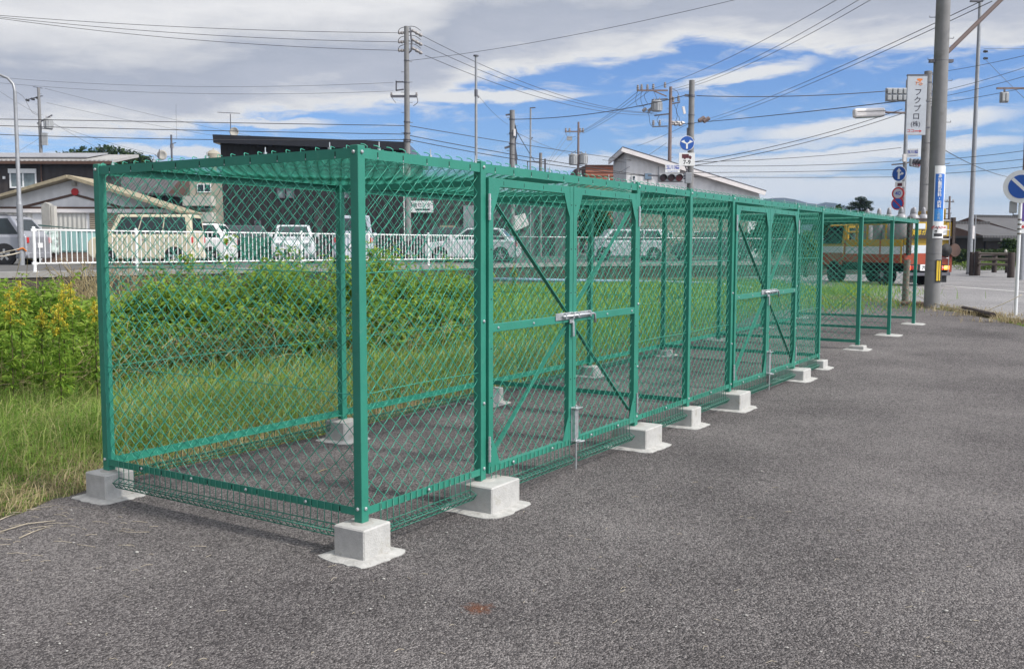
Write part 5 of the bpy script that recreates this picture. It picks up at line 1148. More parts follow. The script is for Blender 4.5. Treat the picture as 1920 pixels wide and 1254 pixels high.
for k, q in enumerate(((1309, 228, 1322, 220), (1318, 229, 1331, 221))):
    a, b = at(q[0], q[1], 60), at(q[2], q[3], 60); tag(MB().tube([a, a.lerp(b, .1), a.lerp(b, .9), b], [.05, .13, .13, .05], 8).build('splice_box', 'pole_brown'), ('left', 'right')[k]+' of two dark splice boxes on the lines beside the thick signal pole', 'splice box', 'splice boxes')
for w_, y0, y1 in (('upper', 304, 205), ('lower', 311, 213)): wire(f'{w_} twisted cable rising right from the thick signal pole to the street lamp arm', (1300, y0, 44), (1692, y1, 46), 9, .016, G)
wire('thin line from the rust building to the thick signal pole', (1195, 274, 66), (1290, 233, 44), 2, .01, G, 'cable_thin')
for w_, y0, y1, sg in (('topmost', 304, 277, 5), ('second', 311, 302, 4), ('third', 324, 318, 1), ('lowest', 332, 332, 1)): wire(f'{w_} of four low cables between the signal pole and the sign pole', (1300, y0, 44), (1690, y1, 46), sg, .013, G)
for w_, y0, y1 in (('upper', 299, 281), ('middle', 311, 297), ('lower', 325, 311)): wire(f'{w_} low cable running right from the thick grey pole', (1738, y0+2, 40), (1935, y1, 37), 2, .011, G)
wire('slack cable drooping from the thick concrete pole to the no-parking sign', (1770, 281, 20.4), (1895, 333, 30), 6, .008, G)
for k, (y0, y1) in enumerate(((168, 121), (178, 138), (187, 161), (130, 100))): wire(('second', 'third', 'lowest', 'highest')[k]+' of four thin lines fanning right from behind the thick concrete pole', (1742, y0+8, 40), (1940, y1, 33), 3, .009, G)
wire('short level line from the tall lamp post to the right edge', (1845, 92, 45), (1940, 92, 45), 0, .009, G, 'cable_thin'); wire('thin line falling from the tall lamp post to the red-brown mast', (1845, 109, 45), (1920, 184, 37), 1, .009, G, 'cable_thin')
for k, q in enumerate(((84, 166, 470, 255, 3), (88, 193, 470, 265, 4), (96, 232, 345, 300, 6), (92, 226, 230, 300, 3))): wire(('highest', 'second', 'third', 'steepest')[k]+' thin line falling right from the transformer pole over the dark house', (q[0], q[1], 85), (q[2], q[3], 95), q[4], .014, G, 'cable_thin')
for k, q in enumerate(((-30, 152, 74, 216), (-30, 320, 76, 258))): wire(('falling', 'rising')[k]+' thin line from the left edge to the transformer pole', (q[0], q[1], 80), (q[2], q[3], 85), 2, .013, G, 'cable_thin')
wire('thin stay from the slender mast down to the short stout pole', (896, 178, 43), (953, 234, 48), 5, .007, G, 'cable_thin'); wire('thick cable falling right from the short stout pole to the stub pole', (965, 240, 48), (1002, 302, 62), 1, .02, G)
wire('thin service line from the short stout pole to the twin transformer pole', (966, 248, 48), (1078, 290, 95), 4, .012, G, 'cable_thin')
for k, q in enumerate(((1150, 330, 1250, 268), (1130, 300, 1250, 308))): wire(('steep', 'shallow')[k]+' service line crossing the white hall front', (q[0], q[1], 62), (q[2], q[3], 69), 2, .014, G)
# ================================================================== gas truck on the road, right
TY = 30.6; tl = at(1692, 530, TY); tr_ = at(1789, 530, TY); TW = 1.78
ROT = R(15); c0 = Vector(((tl.x+tr_.x)/2, TY+.15, gz(TY)))
M['t_yellow'] = mat('truck_yellow', (0.47, 0.30, 0.022), .4, var=.08, scale=2); M['t_white'] = mat('truck_white', (0.62, 0.66, 0.70), .4, var=.05); M['t_orange'] = mat('truck_orange', (0.36, 0.06, 0.025), .45, var=.12, scale=2)
M['lamp_red'] = mat('lit_tail_lamp', (1.0, 0.06, 0.02), .4, emit=2.2, var=0); M['lamp_amber'] = mat('lit_amber_lamp', (1.0, 0.35, 0.04), .4, emit=1.8, var=0)
T = thing('gas_truck', 'yellow, white and orange flatbed gas truck with lit tail lamps', 'truck', c0, ROT)
hw = TW/2; L0 = 4.75
MB().box(-.38, .2, .45, .38, 4.5, .62).box(-hw+.1, .15, .62, hw-.1, 3.1, .74).build('chassis', 'black', T)
# flat bed with striped drop sides
b_ = MB().box(-hw, .02, .92, hw, 3.15, 1.0); b_.build('bed', 't_orange', T, bevel=.01)
zs = ((.74, 1.02, 't_orange'), (1.022, 1.27, 't_white'), (1.272, 1.50, 't_yellow'))
for x in (-1, 1):
    for z0, z1, m in zs: MB().box(x*hw-.025, .05, z0, x*hw+.025, 3.15, z1).build('side_board', m, T, bevel=.008)
    for y in (.08, 1.15, 2.2, 3.1): MB().box(x*(hw+.027)-.012, y-.03, .76, x*(hw+.027)+.012, y+.03, 1.5).build('side_stake', 't_yellow' if y < .2 else 't_orange', T)
for z0, z1, m in ((.70, 1.05, 't_orange'), (1.052, 1.31, 't_white'), (1.312, 1.52, 't_yellow')): MB().box(-hw+.03, -.02, z0, hw-.03, .045, z1).build('tail_board', m, T, bevel=.008)
# raised tail lift gate with frame, notices
MB().box(-hw+.22, -.10, 1.54, hw-.06, -.03, 2.06).build('lift_gate', 't_yellow', T, bevel=.01)
fr = MB(); 
for x in (-hw+.12, hw-.04): fr.box(x-.05, -.16, 1.0, x+.05, -.03, 2.2)
fr.box(-hw+.17, -.13, 2.08, hw-.09, -.04, 2.16); fr.box(-hw+.17, -.14, 1.53, hw-.09, -.101, 1.6); fr.build('gate_frame', 'darkwood', T)
pl = MB().box(-.62, -.118, 1.60, .28, -.102, 1.80).build('name_board', 'ink', T); text('lettering', '東部ガックス', .17, (-.17, -.1195, 1.70), (1, 0, 0), (0, 0, 1), 'yellow', pl, .002, bold=.003)
MB().box(-.66, -.118, 1.83, -.2, -.102, 2.0).build('notice_plate', 't_white', T); n2 = MB().box(.28+.02, -.118, 1.64, .62, -.102, 1.95).build('notice_plate', 'sign_white', T); MB().box(.36, -.121, 1.86, .56, -.1185, 1.9).build('notice_stripe', 'sign_red', n2)
# lamps, bumper, plate
MB().box(-hw+.05, -.05, .50, hw-.05, .04, .70).build('rear_bumper', 'black', T, bevel=.015); MB().box(-hw+.02, -.03, .34, hw-.02, .02, .44).build('guard_bar', 'steel_dark', T)
for x, m in ((-.74, 'lamp_red'), (.46, 'lamp_red'), (.70, 'lamp_amber'), (-.50, 'sign_red')): MB().box(x-.10, -.075, .53, x+.10, -.051, .66).build('tail_lamp', m, T, bevel=.012)
np2 = MB().box(-.30, -.07, .50, .17, -.055, .70).build('number_plate', 'sign_white', T); text('plate_number', '79-58', .15, (-.06, -.072, .59), (1, 0, 0), (0, 0, 1), 'ink', np2, .002, bold=.003)
for x in (-.62, .62): MB().box(x-.19, .06, .12, x+.19, .075, .5).build('mud_flap', 'black', T)
# wheels
def truck_wheel(x, y, r, w):
    wh = MB().lathe((x, y, r), [(r*.6, -w/2), (r*.92, -w/2), (r, -w/2+.03), (r, w/2-.03), (r*.92, w/2), (r*.6, w/2)], 24, axis='x').build('wheel', 'black', T, auto=40)
    s = -1 if x < 0 else 1
    MB().lathe((x+s*w*.42, y, r), [(r*.58, -.01), (r*.58, .01)], 20, axis='x').lathe((x+s*w*.52, y, r), [(r*.3, -.02), (r*.22, .05)], 12, axis='x').build('rim', 'steel', wh)
for x in (-.72, .72): truck_wheel(x, 1.05, .34, .32); truck_wheel(x, 3.75, .34, .22)
# cab
cb = MB(); zc0, zc1, zc2 = .55, 1.28, 2.05; y0, y1 = 3.25, 4.72
cb.prism([(-hw+.02, y0, .80), (-hw+.02, y1-.05, .80), (-hw+.02, y1, 1.2), (-hw+.02, y1-.04, 1.35), (-hw+.02, y0, 1.35)], (TW-.04, 0, 0)); cb.build('cab', 't_yellow', T, bevel=.05, seg=3)
uf = MB(); xb, xt = hw-.02, hw-.12
q = [(-xb, y0, 1.34), (-xb, y1-.04, 1.34), (xb, y1-.04, 1.34), (xb, y0, 1.34), (-xt, y0+.03, 2.05), (-xt, y1-.42, 2.05), (xt, y1-.42, 2.05), (xt, y0+.03, 2.05)]
uf.add(q, [(3, 2, 1, 0), (4, 5, 6, 7), (0, 1, 5, 4), (1, 2, 6, 5), (2, 3, 7, 6), (3, 0, 4, 7)]); uf.build('cab_top', 't_yellow', T, bevel=.05, seg=3)
for s in (-1, 1):
    def pt(y, z): f = (z-1.34)/.71; return (s*(xb+(xt-xb)*f+.012), y, z)
    MB().prism([pt(y0+.14, 1.37), pt(y1-.10, 1.37), pt(y1-.47, 1.98), pt(y0+.14, 1.98)], (-s*.03, 0, 0)).build('side_window', 'glass', T)
    MB().box(s*(hw-.008)-.012, y0+.02, 1.05, s*(hw-.008)+.012, y1-.06, 1.28).build('white_stripe', 't_white', T); MB().box(s*(hw-.008)-.012, y0+.02, .62, s*(hw-.008)+.012, y1-.06, 1.048).build('orange_panel', 't_orange', T, bevel=.01)
    MB().lathe((s*(hw-.0), 3.75, .36), [(.42, -.012), (.42, .012)], 24, axis='x').build('wheel_arch', 'black', T)
    MB().tube([(s*hw, y1-.25, 1.4), (s*(hw+.2), y1-.1, 1.5), (s*(hw+.2), y1-.1, 1.75)], .014, 6).build('mirror_arm', 'black', T); MB().box(s*(hw+.2)-.09, y1-.13, 1.5, s*(hw+.2)+.09, y1-.08, 1.8).build('wing_mirror', 'black', T, bevel=.015)
MB().box(-xt+.1, y0-.004, 1.5, xt-.1, y0+.035, 1.92).build('rear_window', 'glass', T); MB().box(-hw+.05, y1-.05, .45, hw-.05, y1+.05, .8).build('front_bumper', 't_orange', T, bevel=.03)
# yellow guard frame behind the cab and beside the load
gf = MB(); Y0 = 3.05
for x in (-hw+.05, -.5, -.05, .4, hw-.05): gf.box(x-.025, Y0-.03, 1.02, x+.025, Y0+.03, 2.05)
for z in (1.45, 1.78, 2.03): gf.box(-hw+.05, Y0-.02, z-.025, hw-.05, Y0+.02, z+.025)
for y in (1.9, 2.5, 3.0): gf.box(-hw-.02, y-.025, 1.5, -hw+.03, y+.025, 2.02)
for z in (1.75, 2.0): gf.box(-hw-.015, 1.88, z-.02, -hw+.025, 3.02, z+.02)
gf.box(-hw-.02, .9, 1.5, -hw+.03, .95, 2.02); gf.box(-hw-.015, .95, 1.98, -hw+.025, 1.88, 2.02); gf.build('guard_frame', 't_yellow', T)
lb = MB(); lb.box(hw-.06, .3, 1.5, hw+.0, .36, 2.5); lb.box(hw-.06, .3, 2.12, hw+.0, 1.6, 2.45); lb.build('side_cabinet', 't_yellow', T, bevel=.01)
ld = MB()
for x in (hw-.50, hw-.22): ld.tube([(x, -.17, .45), (x, -.17, 2.35)], .016, 6)
for z in (.6, .9, 1.2, 1.5, 1.8, 2.1): ld.tube([(hw-.50, -.17, z), (hw-.22, -.17, z)], .013, 6)
ld.build('ladder', 'steel', T)
rl = MB().lathe((hw+.02, -.06, 1.15), [(.10, -.12), (.20, -.12), (.21, -.1), (.21, .1), (.20, .12), (.10, .12)], 20, axis='y'); rl.build('hose_reel', 'trim', T, auto=40)
for k in range(3): MB().lathe((hw-.36, -.21+.0, 1.15-.0), [(.2-.05*k, -.03-.01*k), (.22-.05*k, 0), (.2-.05*k, .03+.01*k)], 20, axis='y').build('hose_coil', 'black', T, smooth=True)
MB().box(hw-.1, -.05, .45, hw+.02, .2, 1.0).build('rear_corner_box', 't_orange', T, bevel=.015); MB().box(hw-.02, -.02, 1.62, hw+.1, .1, 2.1).build('corner_post', 'black', T)
# gas cylinders, each a thing of its own
M['cyl'] = mat('grey_cylinder', (0.30, 0.30, 0.32), .45, .1, var=.1, scale=3)
def cylinder():
    t = thing('gas_cylinder', 'x', 'gas cylinder', (0, 0, 0), 0, 'gas cylinders on the truck bed')
    r = .185; MB().lathe((0, 0, 0), [(r*.9, 0), (r, .03), (r, 1.12), (r*.93, 1.20), (r*.75, 1.27), (r*.5, 1.315), (.06, 1.33)], 22).build('body', 'cyl', t, smooth=True)
    MB().lathe((0, 0, 1.31), [(.07, 0), (.075, .05), (.06, .16), (.05, .20), (.02, .235)], 14).build('valve_cap', 'cyl', t, smooth=True); return t
cy = cylinder(); first = True; mm = Matrix.Rotation(ROT, 4, 'Z')
spots = [(-.60, .55, 'nearest-left gas cylinder at the truck tail, its shoulder beside the cage end post'), (-.18, .48, 'gas cylinder second from left in the rear row on the truck'), (.24, .55, 'gas cylinder third from left in the rear row, half behind the thick pole'), (.60, .50, 'rightmost gas cylinder in the rear row, behind the thick pole'), (-.62, 1.15, 'second cylinder along the left side of the truck bed'), (-.60, 1.7, 'third cylinder along the left side of the truck bed'), (-.62, 2.3, 'fourth cylinder along the left side of the truck bed, by the yellow frame'), (-.15, 1.2, 'cylinder in the middle of the truck bed behind the rear row'), (.35, 1.25, 'cylinder at the right middle of the truck bed')]
for x, y, lab in spots:
    o = cy if first else copy_tree(cy); first = False
    o.location = c0+mm @ Vector((x, y, 1.002)); o['label'] = lab; o.rotation_euler.z = random.uniform(0, 6)

# ------------------------------------------------------------------ wooden rail, log, post and rope on the right
def gl(px, py): return gp(px, py)
wr = thing('wooden_rail', 'dark wooden post-and-rail fence at the corner beside the no-parking sign', 'fence')
P_ = [gl(1832, 517), gl(1895, 521)]; Q_ = [gl(1864, 511), gl(1889, 512)]
def wpost(p, h, r=.13): MB().tube([p-Vector((0, 0, .1)), p+Vector((0, 0, h-.03)), p+Vector((0, 0, h))], [r, r, r*.85], 12).build('rail_post', 'darkwood', wr, auto=40)
wpost(P_[0], 1.08); wpost(P_[0]+Vector((-.2, .12, 0)), 1.05, .1); wpost(P_[1], 1.05, .14); wpost(Q_[0], .92, .12); wpost(Q_[1], .92, .12)
for z in (.98, .75, .53):
    MB().tube([P_[0]+Vector((0, 0, z)), P_[1]+Vector((0, 0, z))], .05, 8).build('rail', 'greywood', wr, auto=40); MB().tube([P_[0]+Vector((0, 0, z-.08)), Q_[0]+Vector((0, 0, z-.1)), Q_[1]+Vector((0, 0, z-.12))], .04, 8).build('rail', 'darkwood', wr, auto=40)
MB().lathe(P_[1]+Vector((-.25, 0, 1.05)), [(.05, 0), (.06, .05), (.03, .12)], 10).build('post_cap', 'cream_wall', wr)
a, b = gl(1806, 584), gl(1861, 597); lg = MB().tube([a+Vector((0, 0, .06)), b+Vector((0, 0, .055))], [.055, .06], 14); tag(lg.build('fallen_log', 'darkwood', auto=40), 'dark wooden log lying on the grassy lot edge by the road', 'log')
a, b = gl(1690, 573), gl(1735, 574); tag(MB().tube([a+Vector((0, 0, .05)), b+Vector((0, 0, .05))], .045, 12).build('short_log', 'trim', auto=40), 'short rusty pipe stub lying at the foot of the thick pole', 'pipe')
a = gl(1697, 570); tag(MB().tube([a-Vector((0, 0, .1)), a+Vector((.0, 0, .5)), a+Vector((.02, 0, at(1699, 487, a.y).z-a.z))], [.075, .07, .065], 10).build('wooden_stake', 'greywood', auto=40), 'weathered wooden stake behind the last cage post', 'post')
def rope(label, pts, sag, r=.008):
    out = []
    for A, B in zip(pts[:-1], pts[1:]):
        for k in range(13):
            t = k/12; q = A.lerp(B, t); q.z -= 4*sag*t*(1-t); out.append(q)
    tag(MB().tube(out, r, 5).build('rope', 'rope', smooth=True), label, 'rope')
a = gl(1697, 570); rope('rope strung low from the wooden stake along the lot edge to the right', [a+Vector((0, 0, .35)), gl(1751, 577)+Vector((-.05, -.17, .1)), gl(1840, 592)+Vector((0, 0, .07)), gl(1904, 592)+Vector((0, -.2, .42))], .02, .009)
c = LAMP.o; rope('upper rope loop tied from the left street lamp to the railing', [c+Vector((-3, -.1, .28)), c+Vector((0, -.11, .55))], .12, .018); rope('lower rope sagging from the left street lamp towards the left edge', [c+Vector((-3, -.12, .1)), c+Vector((0, -.12, .42)), c+Vector((.6, -4.4, .38))], .1, .018)
# ================================================================== plants
M['grass'] = leaf_mat('grass_blades', [(0.0, (.045, .10, .022)), (.28, (.12, .245, .04)), (.48, (.24, .39, .07)), (.62, (.36, .45, .12)), (.76, (.42, .39, .19)), (1.0, (.58, .49, .31))], .6, .45)
M['grass_far'] = leaf_mat('field_grass', [(0.0, (.09, .19, .025)), (.35, (.18, .33, .04)), (.65, (.28, .44, .065)), (1.0, (.42, .49, .13))], .6, .45)
M['dry'] = leaf_mat('dry_straw', [(0.0, (.22, .17, .09)), (.5, (.36, .29, .16)), (1.0, (.52, .45, .28))], .7, .2)
M['straw'] = mat('pale_straw', (.40, .35, .27), .8, var=.3, scale=30)
M['leaf'] = leaf_mat('weed_leaves', [(0.0, (.05, .11, .02)), (.24, (.11, .22, .03)), (.50, (.22, .36, .05)), (.75, (.34, .47, .08)), (1.0, (.50, .50, .14))], .5, .5)
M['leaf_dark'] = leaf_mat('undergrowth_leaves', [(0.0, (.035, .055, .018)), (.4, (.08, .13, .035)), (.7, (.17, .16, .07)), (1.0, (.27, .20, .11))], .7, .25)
M['stalk'] = mat('weed_stalk', (.09, .075, .035), .8, var=.4, scale=5)
M['plume'] = leaf_mat('goldenrod_flowers', [(0.0, (.38, .34, .03)), (.5, (.62, .52, .05)), (1.0, (.76, .68, .16))], .7, .3)
M['tree_leaf'] = leaf_mat('tree_leaves', [(0.0, (.012, .03, .01)), (.4, (.03, .06, .015)), (.75, (.06, .10, .022)), (1.0, (.10, .13, .035))], .6, .25)
M['tree_light'] = leaf_mat('light_tree_leaves', [(0.0, (.06, .11, .02)), (.5, (.12, .20, .03)), (1.0, (.22, .28, .06))], .6, .3)
M['pine_leaf'] = leaf_mat('pine_needles', [(0.0, (.012, .026, .014)), (.5, (.025, .05, .024)), (1.0, (.05, .075, .035))], .7, .15)
def in_poly(x, y, poly):
    c = np.zeros(len(x), dtype=bool); n = len(poly)
    for i in range(n):
        x0, y0 = poly[i]; x1, y1 = poly[(i+1) % n]
        if y0 == y1: continue
        c ^= ((y0 > y) != (y1 > y)) & (x < (x1-x0)*(y-y0)/(y1-y0)+x0)
    return c
GZ = np.vectorize(gz)
def blades(name, xy, h, w, mats, lean=.35, parent=None, z=None, droop=.5):
    n = len(xy); az = RNG.uniform(0, 2*np.pi, n); ln = np.abs(RNG.normal(lean, lean*.6, n))
    d = np.stack([np.cos(az), np.sin(az), np.zeros(n)], 1); s = np.stack([-np.sin(az+.6), np.cos(az+.6), np.zeros(n)], 1)
    b = np.concatenate([xy, (GZ(xy[:, 1]) if z is None else z)[:, None]-.01], 1); up = np.array([0, 0, 1.0])
    hh = h[:, None]; ww = w[:, None]; l_ = ln[:, None]
    m = b+d*hh*l_*.35+up*hh*.55; t = b+d*hh*(l_+droop*l_*l_)+up*hh*(1-.35*np.minimum(l_, 1.2))
    V = np.stack([b-s*ww*.5, b+s*ww*.5, m-s*ww*.42, m+s*ww*.42, t], 1).reshape(-1, 3)
    o = (np.arange(n)*5)[:, None]; T = np.concatenate([o+np.array([[0, 1, 3]]), o+np.array([[0, 3, 2]]), o+np.array([[2, 3, 4]])], 0)
    return tri_mesh(name, V, T, mats, parent)
def leaves_arr(P, az, pitch, l, w, fold=.25):
    n = len(P); d = np.stack([np.cos(az)*np.cos(pitch), np.sin(az)*np.cos(pitch), np.sin(pitch)], 1); s = np.stack([-np.sin(az), np.cos(az), np.zeros(n)], 1); u = np.cross(d, s)*-1
    u = np.where(u[:, 2:3] < 0, -u, u); l = l[:, None]; w = w[:, None]
    m = P+d*l*.45
    V = np.stack([P, m-s*w*.5+u*w*fold, m, m+s*w*.5+u*w*fold, P+d*l-np.array([0, 0, 1])*l*.12], 1).reshape(-1, 3)
    o = (np.arange(n)*5)[:, None]; T = np.concatenate([o+np.array([[0, 1, 2]]), o+np.array([[0, 2, 3]]), o+np.array([[1, 4, 2]]), o+np.array([[2, 4, 3]])], 0)
    return V, T
def to_px(x, y): return CXP+FPX*x/y
# ---- grass of the field
def sample(nd, xr, yr, keep):
    A = (xr[1]-xr[0])*(yr[1]-yr[0]); n = int(A*nd); x = RNG.uniform(*xr, n); y = RNG.uniform(*yr, n)
    p = to_px(x, y); k = (p > -120) & (p < 2040) & ~in_poly(x, y, LOT) & ~in_poly(x, y, RD) & keep(x, y)
    return np.stack([x[k], y[k]], 1)
def wall_y(x): return np.interp(x, [q[0] for q in WL], [q[1] for q in WL])
fld = lambda x, y: (y < wall_y(x)-.15)
def lot_dist(xy):
    d = np.full(len(xy), 9.0)
    for (x0, y0), (x1, y1) in zip(LOT[:-1], LOT[1:]):
        e = np.array([x1-x0, y1-y0]); L2 = (e*e).sum()
        if L2 < 1e-6: continue
        t = np.clip(((xy-[x0, y0])*e).sum(1)/L2, 0, 1); d = np.minimum(d, np.hypot(*(xy-[x0, y0]-t[:, None]*e).T))
    return d
g1 = sample(1500, (-6, 3), (4.7, 9.2), fld); g2 = sample(620, (-9, 5), (9.2, 13), fld); g3 = sample(240, (-12, 9), (13, 20), fld); g4 = sample(95, (-18, 14), (20, 43), fld)
pn = lambda xy, sc: np.sin(xy[:, 0]*sc+1.3*np.sin(xy[:, 1]*sc*.7))*np.cos(xy[:, 1]*sc*.9+np.sin(xy[:, 0]*sc*1.3))
def grass_h(xy, lo, hi):
    d = lot_dist(xy); f = np.clip(d/.9, .22, 1.0); return (lo+(hi-lo)*RNG.beta(2, 2.5, len(xy)))*f*(1+.3*pn(xy, 2.3))
xy = np.concatenate([g1, g2]); h = np.concatenate([grass_h(g1, .10, .42), grass_h(g2, .12, .40)]); w = np.concatenate([np.full(len(g1), .006), np.full(len(g2), .008)])*RNG.uniform(.6, 1.5, len(xy))
tag(blades('grass', xy, h, w, 'grass', .75, droop=.8), 'rough grass growing right behind the cage and at the left edge', 'grass', kind='stuff')
g4 = g4[g4[:, 1] < wall_y(g4[:, 0])-5.5]; xy = np.concatenate([g3, g4]); h = np.concatenate([grass_h(g3, .12, .34), grass_h(g4, .08, .22)]); w = np.concatenate([np.full(len(g3), .013), np.full(len(g4), .026)])*RNG.uniform(.6, 1.4, len(xy))
tag(blades('field_grass', xy, h, w, 'grass_far', .4), 'bright green grass of the field stretching to the dark wall', 'grass', kind='stuff')
# dry grass along the edges of the lot and by the road
e1 = sample(1700, (-6, 3), (4.6, 9.2), lambda x, y: np.ones(len(x), bool)); d = lot_dist(e1); e1 = e1[(d < 1.1) & (RNG.uniform(0, 1, len(d)) < np.exp(-d*1.9))]
e2 = sample(300, (5.5, 16), (13, 24), lambda x, y: np.ones(len(x), bool)); e2 = e2[lot_dist(e2) < .8]
bx = lambda px, py, n, sx, sy: np.stack([gp(px, py).x+RNG.normal(0, sx, n), gp(px, py).y+RNG.normal(0, sy, n)], 1)
e3 = np.concatenate([bx(1850, 592, 250, .45, .12), bx(1790, 583, 120, .5, .1), bx(1730, 577, 160, .4, .1), bx(1905, 604, 250, .4, .15)])
xy = np.concatenate([e1, e2, e3]); h = RNG.uniform(.03, .15, len(xy))*np.where(np.arange(len(xy)) > len(e1), 1.2, 1.0); w = RNG.uniform(.003, .006, len(xy))*np.where(np.arange(len(xy)) > len(e1), 2.0, 1.0)
tag(blades('dry_grass', xy, h, w, 'dry', 1.0), 'short dry straw-coloured grass fringing the asphalt', 'dry grass', kind='stuff')
e4 = np.concatenate([bx(1570, 552, 900, .9, 1.1), bx(1600, 545, 600, .6, .7), bx(1530, 575, 700, .8, .9)])
tag(blades('roadside_weeds', e4, RNG.uniform(.1, .4, len(e4)), RNG.uniform(.008, .018, len(e4)), 'grass_far', .6), 'sunlit clumps of weeds at the far end of the open cage bays', 'weeds', kind='stuff')
# ---- leafy thicket behind the cage: many stems, each with leaves in whorls
def thicket_h(px):
    return np.interp(px, [-150, 60, 150, 200, 260, 330, 420, 620, 700, 800, 900], [.80, .84, .76, .66, .72, .98, 1.17, 1.20, 1.1, 1.0, .7])
def front_y(px): return np.interp(px, [-150, 0, 200, 450, 700, 900], [9.0, 9.4, 10.0, 11.2, 12.4, 13.6])
n = 1050; px = RNG.uniform(-140, 900, n); back = RNG.power(1.15, n)*RNG.uniform(2.2, 4.4, n); fy = front_y(px)+back
X = (px-CXP)/FPX*fy
slope = np.where(px < 215, np.interp(back, [0, .7, 1.6], [.45, .85, 1.0]), np.interp(back, [0, .8, 2.0, 2.8], [.22, .45, .92, 1.0]))
lump = np.where(RNG.uniform(0, 1, n) < .1, 1.2, 1.0)+.32*np.sin(X*3.1+1.7*np.sin(fy*2.2))*np.cos(fy*2.7+X*1.1)
hp = thicket_h(px)*slope*lump*RNG.uniform(.72, 1.08, n)
LV = []; la, lp, ll, lw = [], [], [], []; stems = MB()
for i in range(n):
    bx_, by_ = X[i], fy[i]; zz0 = gz(by_); hh = hp[i]; lx, ly = RNG.normal(0, .2, 2)
    def pos(t): return np.array([bx_+lx*t*t, by_+ly*t*t, zz0+hh*t])
    stems.tube([pos(0), pos(.5), pos(1)], [.006, .005, .002], 4, cap=False)
    big = RNG.uniform(.7, 1.45)
    k = int(RNG.integers(34, 60)/big**.6); t = .15+.85*RNG.power(1.7, k)
    P = np.stack([bx_+lx*t*t, by_+ly*t*t, zz0+hh*t], 1); a = RNG.uniform(0, 2*np.pi, k); r = RNG.uniform(.0, .16, k)*(1.2-t*.7)
    P[:, 0] += np.cos(a)*r; P[:, 1] += np.sin(a)*r
    LV.append(P); la.append(a+RNG.normal(0, .4, k)); lp.append(RNG.normal(-.02, .38, k)); s = RNG.uniform(.08, .17, k)*(1.15-.45*t)*big; ll.append(s); lw.append(s*RNG.uniform(.36, .62, k))
V, T = leaves_arr(np.concatenate(LV), np.concatenate(la), np.concatenate(lp), np.concatenate(ll), np.concatenate(lw))
th = tri_mesh('weed_thicket', V, T, 'leaf'); tag(th, 'dense thicket of tall leafy green weeds behind the cage', 'weeds', kind='stuff')
stems.build('stems', 'stalk', th)
# darker tangled undergrowth at the foot of the thicket
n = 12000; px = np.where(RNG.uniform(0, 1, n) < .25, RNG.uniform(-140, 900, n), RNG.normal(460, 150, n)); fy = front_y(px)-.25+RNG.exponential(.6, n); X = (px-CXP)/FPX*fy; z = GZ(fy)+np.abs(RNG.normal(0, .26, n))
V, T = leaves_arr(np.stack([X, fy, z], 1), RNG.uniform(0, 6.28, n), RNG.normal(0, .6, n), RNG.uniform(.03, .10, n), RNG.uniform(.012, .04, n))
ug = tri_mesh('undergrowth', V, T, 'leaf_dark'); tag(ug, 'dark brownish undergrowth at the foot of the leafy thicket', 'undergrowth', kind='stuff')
tw = MB()
for i in range(420):
    p = RNG.uniform(-140, 900); y = front_y(p)-.3+RNG.exponential(.5); c = Vector(((p-CXP)/FPX*y, y, gz(y)+abs(RNG.normal(0, .2)))); d = Vector(RNG.normal(0, .22, 3)); d.z = abs(d.z)*.7
    tw.tube([c, c+d*.6+Vector((0, 0, .05)), c+d*1.3], [.004, .003, .0015], 4, cap=False)
tw.build('dead_twigs', 'dry', ug)
# bare vines on the wall at the left
vn = MB()
for i in range(190):
    p = RNG.choice([RNG.normal(172, 26), RNG.normal(300, 45), RNG.uniform(-60, 330)]); k = max(0, min(1, (p-53)/(900-53))); y0 = 19.5+RNG.uniform(0, 3.0); c = Vector(((p-CXP)/FPX*y0, y0, gz(y0)))
    if y0 > wall_y(c.x)-.1: continue
    h_ = RNG.uniform(.4, 1.0); q = Vector((RNG.normal(0, .3), RNG.normal(0, .2), h_)); vn.tube([c, c+q*.5+Vector((RNG.normal(0, .08), 0, .05)), c+q, c+q+Vector((RNG.normal(0, .25), 0, -.12))], [.010, .008, .006, .003], 4, cap=False)
tag(vn.build('bare_vines', 'dry', smooth=True), 'tangle of bare brown stems in front of the stained wall', 'vines', kind='stuff')
